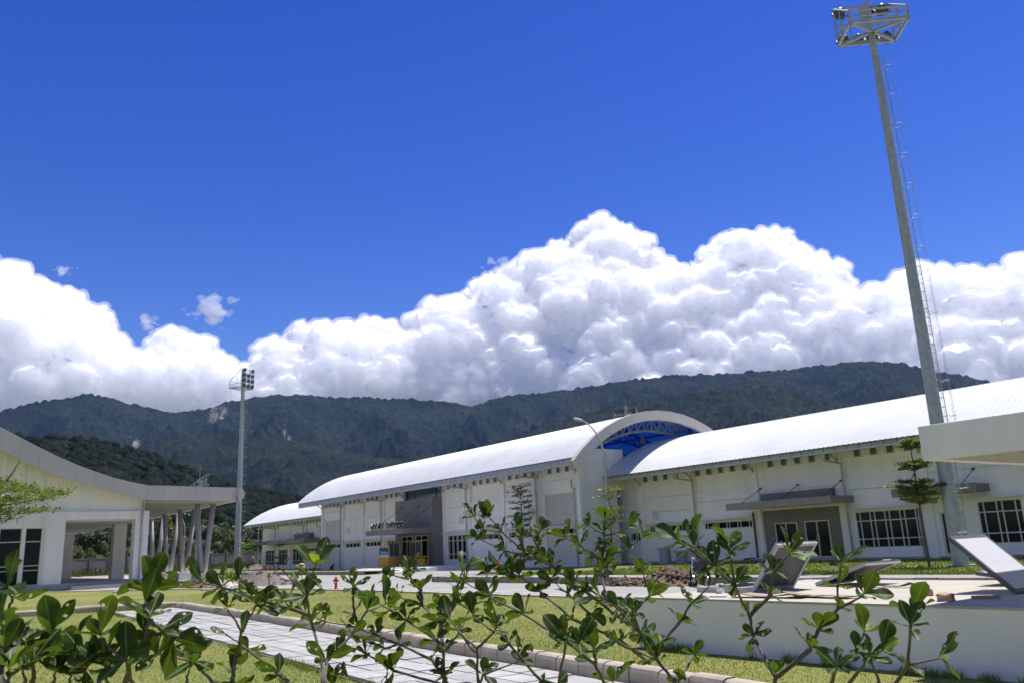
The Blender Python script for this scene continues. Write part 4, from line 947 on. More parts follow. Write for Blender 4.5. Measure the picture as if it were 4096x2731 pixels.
# ------------------------------------------------------------------ floodlight masts
def floodlamp(m, c, fwd, right, s):
    # a round-faced projector aimed along fwd
    c, f, r = Vector(c), Vector(fwd).normalized(), Vector(right).normalized(); u = r.cross(f)
    m.tube([c-f*.22*s, c-f*.1*s, c+f*.12*s, c+f*.16*s], [.08*s, .2*s, .3*s, .3*s], 12)
    m.beam(c+r*.32*s, c+r*.32*s-u*.3*s, .03*s); m.beam(c-r*.32*s, c-r*.32*s-u*.3*s, .03*s); m.beam(c+r*.32*s-u*.3*s, c-r*.32*s-u*.3*s, .03*s)
LAMPM = pmat('lamp_housing', (.10, .11, .11), .4, metal=.5)
LENS = pmat('lamp_lens', (.55, .57, .58), .12, spec=.9)
def mast(name, label, pos, h, rb, rt, yaw, bw, bd, bt, bl, zb, lad_az, rows=3, cols=4, cage=True, low=0.):
    """h: pole height; basket bw wide, bd deep, tall side bt, low rail bl, floor at zb. +y of the thing is the lamp side"""
    o = thing(name, label, 'floodlight mast', tuple(pos), yaw)
    m = MB(); cuts = np.linspace(low, h, 5); rad = lambda z: rb+(rt-rb)*z/h
    for a, b in zip(cuts[:-1], cuts[1:]): m.tube([(0, 0, a), (0, 0, b+.02)], [rad(a), rad(b)], 16)
    m.build('pole', STEEL, o)
    if low == 0: m = MB(); m.tube([(0, 0, -.02), (0, 0, .05)], rb*1.8, 12); m.build('base_plate', STEEL, o)
    b = MB(); t = .07; x0, x1, y0, y1 = -bw/2, bw/2, -bd*.62, bd*.38
    for z in (zb,):
        for (p, q) in (((x0, y0), (x1, y0)), ((x1, y0), (x1, y1)), ((x1, y1), (x0, y1)), ((x0, y1), (x0, y0)), ((x0, y0), (x1, y1)), ((x1, y0), (x0, y1))): b.beam((*p, z), (*q, z), .1, .14)
    for x in (x0, x1):
        b.beam((x, y0, zb), (x, y0, zb+bl), t); b.beam((x, y1, zb), (x, y1, zb+bt), t); b.beam((x, y0, zb+bl), (x, y1, zb+bt), t); b.beam((x, y0, zb+.05), (x, y1, zb+bl), .05); b.beam((x, 0, zb), (x, 0, zb+(bl+bt)*.55), .05)
        b.beam((x, y0, zb+bl*.5), (x, y1, zb+bl*.5), .05)
    for k in range(rows+1): b.beam((x0, y1, zb+.1+(bt-.1)*k/rows), (x1, y1, zb+.1+(bt-.1)*k/rows), t)
    for k in range(1, cols): b.beam((x0+bw*k/cols, y1, zb), (x0+bw*k/cols, y1, zb+bt), .05)
    b.beam((x0, y0, zb+bl), (x1, y0, zb+bl), t); b.beam((x0, y0, zb+bl*.5), (x1, y0, zb+bl*.5), t)
    b.build('basket', STEEL, o)
    for j in range(rows):
        for k in range(cols):
            if (j == rows-1 and k == 1): continue
            m = MB(); x = x0+bw*(k+.5)/cols; z = zb+.32+(bt-.45)*j/max(1, rows-1)
            floodlamp(m, (x, y1+.12, z), (0.12*(k-1.5), 1, -.45), (1, 0, 0), 1.1); lo = m.build('lamp', LAMPM, o, smooth=True)
            l = MB(); f = Vector((0.12*(k-1.5), 1, -.45)).normalized(); c = Vector((x, y1+.12, z)); l.tube([c+f*.137, c+f*.15], .24, 12); l.build('lens', LENS, lo)
    m = MB(); m.tube([(0, -.1, zb+bt*.7), (0, -.1, zb+bt+1.5)], [.035, .012], 6); m.build('lightning_rod', STEEL, o)
    m = MB(); m.box(-.42, -.12, -.35, -.12, zb+bt*.42, zb+bt*.7); m.build('control_box', pmat('buff_box', (.4, .38, .3), .6), o)
    if low == 0:
        d = Vector((math.cos(lad_az), math.sin(lad_az), 0)); s = Vector((-d.y, d.x, 0)); m = MB(); zt = zb-1.3
        for sg in (-1, 1):
            m.tube([d*(rad(1)+.09)+s*.2*sg+Vector((0, 0, .9)), d*(rad(zt)+.09)+s*.2*sg+Vector((0, 0, zt))], .018, 5)
        z = 1.0
        while z < zt: m.tube([d*(rad(z)+.09)-s*.2+Vector((0, 0, z)), d*(rad(z)+.09)+s*.2+Vector((0, 0, z))], .016, 5); z += .38
        z = zt
        while z < zb-.1: m.tube([d*rad(z)*.9+Vector((0, 0, z)), d*(rad(z)+.22)+Vector((0, 0, z))], .014, 5); z += .38
        m.build('ladder', STEEL, o)
        if cage:
            m = MB(); z = 3.0; R = .27
            while z < zt:
                m.tube([d*(rad(z)+.09)+d*R*(1-math.cos(a))*1.0+s*R*math.sin(a)*.9+Vector((0, 0, z)) for a in np.linspace(.55, 2*math.pi-.55, 12)], .009, 4); z += 1.45
            for a in (1.6, math.pi, 2*math.pi-1.6): m.tube([d*(rad(zz)+.09)+d*R*(1-math.cos(a))+s*R*math.sin(a)*.9+Vector((0, 0, zz)) for zz in (2.9, zt*.5, zt)], .007, 4)
            m.build('ladder_cage', STEEL, o)
    return o
mast('floodlight_mast', 'tall grey steel floodlight mast with basket standing by the right hall', W(-16.68, 34.49), 25.5, .31, .135, math.radians(-5), 2.6, 1.8, 1.95, .6, 23.9, math.radians(-62), 2, 4)
mast('floodlight_mast', 'distant grey floodlight mast beside the tip of the curved roof', (-44.4, 132.8, 0), 31.6, .5, .24, math.radians(-112), 2.9, 2.4, 3.0, 1.1, 28.6, math.radians(170-22), 4, 3)
mast('floodlight_mast', 'far floodlight mast whose lamp rack shows above the arched gable', W(-70.3, 70), 17.2, .3, .18, math.radians(160), 2.7, 1.6, 1.6, .7, 15.3, 0, 2, 4, False, 0.)
# a low lamp rack behind the flat part of the curved roof
mast('floodlight_mast', 'floodlight rack just peeping over the flat grey roof edge', tuple(np.array([*at_range(800, 1950, 130)[:2], 0.])), 12.9, .3, .2, math.radians(-60), 3.2, 1.6, 1.9, .6, 11.7, 0, 2, 6, False, 0.)

# ------------------------------------------------------------------ street lamps
def street_lamp(label, pos, h, reach, yaw):
    o = thing('street_lamp', label, 'street lamp', tuple(pos), yaw, 'slender street lamps')
    m = MB(); pts = [(0, 0, 0), (0, 0, h*.35), (0, 0, h*.7)]+[(reach*(1-math.cos(a)), 0, h*.7+h*.28*math.sin(a)) for a in np.linspace(.15, 1.25, 7)]
    m.tube(pts, list(np.linspace(.075, .035, len(pts))), 8); m.build('pole', STEEL, o, smooth=True)
    e = Vector(pts[-1]); d = Vector((1, 0, .35)).normalized(); m = MB(); m.tube([e-d*.05, e+d*.1, e+d*.5, e+d*.62], [.04, .09, .1, .03], 8); m.build('lamp_head', PIPE, o, smooth=True)
    m = MB(); m.tube([(0, 0, -.02), (0, 0, .4)], .11, 8); m.build('base', PIPE, o)
    return o
street_lamp('slender street lamp arching over the roof corner of the central hall', W(-36.9, 34.6), 9.15, 1.7, math.radians(168))
street_lamp('slender street lamp at the left tip of the far hall roof', at_range(1000, 2262, 1)*0+np.array([-46.5, 150, 0]), 8.6, 1.0, math.radians(100))
street_lamp('slender street lamp seen between the slanted columns of the pavilion', np.array([-44.5, 112, 0]), 7.5, 1.0, math.radians(170))

# ------------------------------------------------------------------ concrete boundary wall
FA, FB = np.array([-96., 96.]), np.array([-37., 182.])
Fd = (FB-FA); Fl = np.linalg.norm(Fd); Fd = Fd/Fl
fw = thing('boundary_wall', 'grey stained concrete panel wall with posts behind the pavilion', 'wall', (FA[0], FA[1], 0), math.atan2(Fd[1], Fd[0]))
pm_ = MB().box(0, 2.86, -.05, .05, 0, 2.55).mesh('panel', FENCEM); po_ = MB().box(-.17, .17, -.15, .15, 0, 2.85).mesh('post', FENCEM); cp_ = MB().box(-.01, 2.87, -.09, .09, 2.56, 2.68).mesh('coping', FENCEM)
for i in range(int(Fl/3.2)): obj('panel', pm_, fw, (i*3.2+.17, 0, 0)); obj('post', po_, fw, (i*3.2, 0, 0)); obj('coping', cp_, fw, (i*3.2+.17, 0, 0))

# ------------------------------------------------------------------ trees beyond the wall
LEAFA = leafmat('tree_leaves', (.014, .032, .007), (.070, .100, .020), (.08, .13, .02), scale=.9, tw=.25, rough=.6, coord='obj', rnd=.35)
LEAFY = leafmat('yellow_green_leaves', (.05, .075, .012), (.15, .165, .03), (.17, .20, .03), scale=.9, tw=.3, rough=.6, coord='obj', rnd=.2)
LEAFP = leafmat('palm_leaves', (.03, .05, .012), (.12, .13, .04), (.12, .14, .03), scale=1.2, tw=.25, coord='obj', rnd=.3)
def clump_crown(seed, n, rx, rz, zc, s0, s1, lobes=9):
    g = np.random.default_rng(seed); L = [(g.normal(0, .42, 3)*np.array([rx, rx, rz*.8])+np.array([0, 0, zc]), g.uniform(.32, .58)) for _ in range(lobes)]
    V, k = [], 0
    for i in range(n):
        c, r = L[g.integers(0, lobes)]; d = g.normal(size=3); d /= np.linalg.norm(d); rad = r*g.uniform(.55, 1.05)
        p = c+d*rad*np.array([rx, rx, rz]); nrm = d+g.normal(0, .6, 3)+np.array([0, 0, .5]); nrm /= np.linalg.norm(nrm)
        a = np.cross(nrm, g.normal(size=3)); a /= np.linalg.norm(a); b = np.cross(nrm, a); s = g.uniform(s0, s1)
        V += [p-a*s, p-b*s*.55+nrm*s*.15, p+a*s, p+b*s*.55-nrm*s*.1]
    return np.array(V), np.arange(4*n).reshape(-1, 4)
def trunk_mb(h, r, seed, fork=3, spread=1.5):
    g = random.Random(seed); m = MB(); top = (g.uniform(-.3, .3), g.uniform(-.3, .3), h*.55); m.tube([(0, 0, -.1), (g.uniform(-.2, .2), g.uniform(-.2, .2), h*.3), top], [r, r*.8, r*.6], 8)
    for i in range(fork):
        a = i*2*math.pi/fork+g.random(); m.tube([top, (top[0]+spread*.5*math.cos(a), top[1]+spread*.5*math.sin(a), h*.75), (top[0]+spread*math.cos(a), top[1]+spread*math.sin(a), h*.95)], [r*.5, r*.35, r*.15], 6)
    return m
PROT = []
for k, (n, rx, rz, zc, lm, s0, s1, h) in enumerate(((1500, 3.6, 3.2, 6.2, LEAFA, .22, .5, 7), (1500, 3.0, 4.6, 7.2, LEAFA, .22, .5, 9), (1300, 3.4, 2.4, 5.0, LEAFY, .2, .45, 6), (1100, 2.0, 4.2, 6.2, LEAFY, .2, .42, 8))):
    V, Fc = clump_crown(40+k, n, rx, rz, zc, s0, s1); PROT.append((fastmesh('crown', V, Fc, lm), trunk_mb(h, .16+.03*k, k).mesh('trunk', BARKT)))
def palm_meshes(seed, h):
    g = random.Random(seed); t = MB(); pts = [(0.12*math.sin(z*.3)*z*.3, 0, z) for z in np.linspace(-.1, h, 7)]; t.tube(pts, [.19, .15, .13, .12, .12, .11, .12], 8); top = Vector(pts[-1]); c = MB()
    for i in range(17):
        a = i*2.4+g.random()*.3; up = g.uniform(-.15, 1.1); L = g.uniform(2.6, 3.6); d = Vector((math.cos(a), math.sin(a), 0)); prev = None; sd = Vector((-d.y, d.x, 0))
        spine = [top+d*L*s*(1-.12*s)+Vector((0, 0, up*L*.55*s-1.15*L*.5*s*s)) for s in np.linspace(0, 1, 10)]
        c.tube(spine, .02, 4, caps=False)
        for j in range(1, 10):
            for sg in (-1, 1):
                w = .75*math.sin(math.pi*(j+1)/11.5)+.15
                for q in (0, .5):
                    p = spine[j-1].lerp(spine[j], q) if q else spine[j]; tip = p+sd*sg*w*.75+d*w*.45-Vector((0, 0, w*.45)); wd = d*.07
                    c.add([p-wd, p+wd, tip+wd*.25, tip-wd*.25], [(0, 1, 2, 3)])
    return c.mesh('crown', LEAFP), t.mesh('trunk', BARKT)
PALM = [palm_meshes(1, 6.0), palm_meshes(2, 8.0)]
tr_rows = []
g = random.Random(21)
# (pixel column in the photo, distance, kind, scale): every one stands on the ground behind the wall
KIND = ['dense dark tree', 'tall dark tree', 'bushy yellowish tree', 'slim yellowish tree', 'short coconut palm', 'tall coconut palm']
spots = []
for i, x in enumerate(range(-60, 1260, 44)):
    spots.append((x+g.uniform(-14, 14), g.uniform(165, 185)+x*.035, g.choice((0, 2, 2, 3, 4, 0, 5, 2)), g.uniform(.55, .85)))
for i, x in enumerate(range(-40, 1300, 58)):
    spots.append((x+g.uniform(-18, 18), g.uniform(205, 235), g.choice((0, 1, 1, 3, 0, 5, 2)), g.uniform(.85, 1.2)))
for i, x in enumerate(range(380, 1260, 80)):
    spots.append((x+g.uniform(-25, 25), g.uniform(255, 290), g.choice((0, 1, 1, 0)), g.uniform(1.2, 1.6)))
ORD = ['first', 'second', 'third', 'fourth', 'fifth', 'sixth', 'seventh', 'eighth', 'ninth', 'tenth', 'eleventh', 'twelfth', 'thirteenth', 'fourteenth', 'fifteenth', 'sixteenth', 'seventeenth', 'eighteenth', 'nineteenth', 'twentieth',
       'twenty-first', 'twenty-second', 'twenty-third', 'twenty-fourth', 'twenty-fifth', 'twenty-sixth', 'twenty-seventh', 'twenty-eighth', 'twenty-ninth', 'thirtieth']
cnt = {}
def rowname(d): return 'front row' if d < 200 else 'middle row' if d < 245 else 'back row'
for (x, d, k, s) in sorted(spots):
    az_, _ = azel(x, 2250); rn = rowname(d); key = (k, rn); cnt[key] = cnt.get(key, 0)+1
    nm = 'palm_tree' if k > 3 else 'broadleaf_tree'
    lab = '%s beyond the wall, %s such from the left in the %s' % (KIND[k], ORD[min(cnt[key]-1, 29)], rn)
    o = thing(nm, lab, 'palm' if k > 3 else 'tree', (d*math.sin(az_), d*math.cos(az_), 0), g.uniform(0, 6.28), 'trees beyond the boundary wall'); o.scale = (s, s, s*g.uniform(.9, 1.15))
    cm, tm_ = (PROT[k] if k < 4 else PALM[k-4]); obj('crown', cm, o); obj('trunk', tm_, o)
# weeds and rank growth along the wall
V, Fc = [], []
for i in range(2600):
    t = g.uniform(0, 1); p = FA+Fd*Fl*t+np.array([Fd[1], -Fd[0]])*abs(g.gauss(0, 2.2)); h = g.uniform(.15, .8)*(1 if g.random() < .8 else 1.7); a = g.uniform(0, 6.28); w = g.uniform(.15, .4)
    b = len(V); V += [(p[0]-w*math.cos(a), p[1]-w*math.sin(a), 0), (p[0]+w*math.cos(a), p[1]+w*math.sin(a), 0), (p[0]+w*.5, p[1], h), (p[0]-w*.5, p[1], h*.9)]; Fc.append((b, b+1, b+2, b+3))
stuff(obj('weeds', fastmesh('weeds', V, Fc, LEAFY)), 'rank weeds along the foot of the concrete boundary wall', 'weeds')
V, Fc = [], []
for i in range(5200):
    a = math.radians(g.uniform(-38, -8)); d = g.uniform(186, 330); p = (d*math.sin(a), d*math.cos(a)); s = g.uniform(.5, 1.3); z = g.uniform(.2, 3.4)*(1+(d-186)/200); n = Vector((g.gauss(0, 1), g.gauss(0, 1)-.6, g.gauss(0, 1)+.8)).normalized(); q = n.cross(Vector((g.gauss(0, 1), g.gauss(0, 1), g.gauss(0, 1)))).normalized(); r_ = n.cross(q)
    c = Vector((p[0], p[1], z)); b = len(V); V += [tuple(c-q*s), tuple(c-r_*s*.6), tuple(c+q*s), tuple(c+r_*s*.6)]; Fc.append((b, b+1, b+2, b+3))
stuff(obj('undergrowth', fastmesh('undergrowth', V, Fc, LEAFA)), 'dark undergrowth filling the gaps between the trees beyond the wall', 'undergrowth')

# ------------------------------------------------------------------ young tiered trees
LEAFT = leafmat('tier_leaves', (.035, .075, .010), (.13, .18, .022), (.22, .30, .03), scale=5, tw=.4, rough=.4, coord='obj', rnd=.12)
def tiered(name, label, pos, h, tiers, leaf, seed, trunk_r=.05, bare_top=0., lean=(0, 0)):
    """tiers: (height, radius, count of leaves, thickness)"""
    g = np.random.default_rng(seed); o = thing(name, label, 'tree', tuple(pos), 0)
    m = MB(); pts = [(lean[0]*z/h, lean[1]*z/h, z) for z in np.linspace(-.05, h, 9)]; m.tube(pts, list(np.linspace(trunk_r, trunk_r*.3, 9)), 8); m.build('trunk', BARKT, o, smooth=True)
    V = []
    for (z, R, n, th) in tiers:
        br = MB()
        c0 = Vector((lean[0]*z/h, lean[1]*z/h, z)); arms = []; tx, ty = g.uniform(-.12, .12, 2)
        for i in range(7):
            a = i*2*math.pi/7+g.uniform(-.3, .3); L = R*g.uniform(.5, 1.12); e = c0+Vector((math.cos(a)*L, math.sin(a)*L, (g.uniform(.0, .14)+tx*math.cos(a)+ty*math.sin(a))*R)); mid = c0.lerp(e, .5)+Vector((0, 0, .03*R)); br.tube([c0-Vector((0, 0, .1*R)), mid, e], [trunk_r*.35, trunk_r*.2, trunk_r*.08], 5); arms.append((c0, mid, e, a))
        br.build('branch', BARKT, o, smooth=True)
        for i in range(n):
            c, mid, e, a = arms[g.integers(0, 7)]; t = g.uniform(.12, 1.04)**.7; p = np.array(c.lerp(mid, t*2) if t < .5 else mid.lerp(e, t*2-1)); wd = R*.26*(1.2-abs(t-.6)); side = g.normal()*wd*.7
            p = p+np.array([-math.sin(a)*side, math.cos(a)*side, abs(g.normal())*th*.5+g.uniform(-.3, 1)*th*.3]); d = g.normal(size=3)*np.array([1, 1, .5])+np.array([math.cos(a), math.sin(a), .4]); d /= np.linalg.norm(d); s = np.cross(d, [0, 0, 1.])+g.normal(size=3)*.3; s /= np.linalg.norm(s); L = leaf*g.uniform(.6, 1.3)
            V += [p, p+d*L*.6+s*L*.32, p+d*L, p+d*L*.6-s*L*.32]
    V = np.array(V); c = obj('crown', fastmesh('crown', V, np.arange(len(V)).reshape(-1, 4), LEAFT), o)
    return o
tiered('tiered_tree', 'young tiered tree with layered crown in front of the large cream window', W(-17.6, 33.8), 5.0, [(2.55, .8, 520, .05), (2.78, 1.1, 1000, .06), (3.05, 1.15, 1100, .06), (3.3, .95, 640, .05), (3.9, .9, 820, .06), (4.08, .6, 380, .05), (4.9, .5, 520, .12), (4.75, .45, 300, .06)], .125, 3, .06)
tiered('tiered_tree', 'young conical tiered tree before the louvred bay of the central hall', W(-48.4, 36.9), 5.75, [(.45, .9, 150, .1), (2.2, .95, 200, .1), (2.5, 1.0, 200, .1), (2.85, .85, 190, .1), (3.25, 1.05, 240, .1), (3.65, 1.0, 210, .1), (4.1, 1.1, 240, .1), (4.5, .95, 210, .1), (4.95, .85, 190, .1), (5.3, 1.05, 230, .1), (5.65, .75, 170, .1)], .15, 4, .06)
tiered('tiered_tree', 'spindly young tree with bare leader by the street lamp', W(-34.2, 32.2), 6.7, [(1.0, .7, 130, .1), (2.5, .9, 240, .2), (2.8, .8, 200, .2), (3.1, .9, 220, .16), (3.9, .75, 210, .15), (4.25, .8, 230, .15)], .13, 5, .045)
tiered('tiered_tree', 'small sparse tiered tree at the left corner of the far hall', W(-112, 39.5), 5.2, [(2.3, 1.3, 160, .1), (2.9, 1.5, 200, .1), (3.3, 1.6, 220, .12)], .22, 6, .05)
tiered('tiered_tree', 'small sparse tiered tree before the doors of the far hall', W(-104, 40.5), 4.2, [(.7, 1.1, 140, .1), (1.4, .9, 110, .1), (2.9, 1.0, 140, .1)], .22, 7, .05)
nt_ = tiered('tiered_tree', 'bright green tiered tree reaching in from the left edge before the pavilion', np.array([-8.85, 12.55, 0]), 3.75, [(2.25, 1.75, 6000, .07), (2.5, 1.4, 4000, .07), (2.78, 1.65, 5600, .07), (3.2, .8, 1600, .07)], .062, 9, .06)
m = MB(); m.tube([(1.05, .05, 2.82), (1.15, .05, 2.94), (1.27, .05, 3.16)], [.022, .018, .008], 7); m.build('dead_branch', pmat('pale_dead_wood', (.45, .38, .34), .8), nt_)
# ------------------------------------------------------------------ foreground shrubs
LEAFS = leafmat('shrub_leaf', (.011, .029, .005), (.036, .066, .010), (.12, .19, .015), scale=3.2, tw=.33, rough=.48, rib=True, coord='obj', rnd=.45, spec=.22)
LEAFN = leafmat('young_shrub_leaf', (.085, .16, .014), (.14, .22, .022), (.32, .42, .03), scale=2.2, tw=.48, rough=.48, rib=True, coord='obj', rnd=.2, spec=.3)
DEADL = pmat('withered_leaf', (.05, .03, .015), .9, col2=(.09, .055, .025), scale=6)
def leaf_mesh(kind, mat):
    nL, nW = 12, 6; bm = bmesh.new(); grid = []
    g = random.Random(kind*7+1); ph = g.uniform(0, 6); wid = (.25, .22, .27, .235, .2, .26)[kind % 6]; bend = (.10, .28, .05, .2, .35, .15)[kind % 6]; fold = (.22, .12, .3, .05, .4, .18)[kind % 6]
    for i in range(nL+1):
        t = i/nL; w = wid*max(.02, math.sin(math.pi*min(1, t**1.75)*.985+.015))**.72
        if t > .93: w *= .92
        row = []
        for j in range(nW+1):
            x = (j/nW*2-1)*w
            if kind % 3 == 1 and i in (7, 8) and j == nW: x *= .55
            z = fold*abs(x)-bend*t*t+.012*math.sin(9*t+ph)*abs(j-nW/2)
            row.append(bm.verts.new((x, t, z)))
        grid.append(row)
    holes = {1: {(7, 4), (7, 3), (8, 4)}, 3: {(6, 1), (6, 2), (9, 4)}, 4: {(9, 1), (9, 0), (10, 0), (10, 1), (5, 4)}}.get(kind, set())
    for i in range(nL):
        for j in range(nW):
            if (i, j) in holes: continue
            f = bm.faces.new((grid[i][j], grid[i][j+1], grid[i+1][j+1], grid[i+1][j])); f.smooth = True
    bmesh.ops.delete(bm, geom=[v for v in bm.verts if not v.link_faces], context='VERTS')
    me = bpy.data.meshes.new('leaf'); bm.to_mesh(me); bm.free(); me.materials.append(mat); return me
LM = [leaf_mesh(k, LEAFS) for k in range(6)]; LN = [leaf_mesh(k, LEAFN) for k in range(6)]; LD = leaf_mesh(4, DEADL)
c1_ = lambda x, y: (x/3.26, 2250+y/3.26)
c2_ = lambda x, y: (600+x/3.26, 2250+y/3.26)
c3_ = lambda x, y: (1200+x/2.953, 2200+y/2.953)
c4_ = lambda x, y: (1800+x/2.145, 2000+y/2.145)
c6_ = lambda x, y: (2400+x/1.387, 2000+y/1.387)
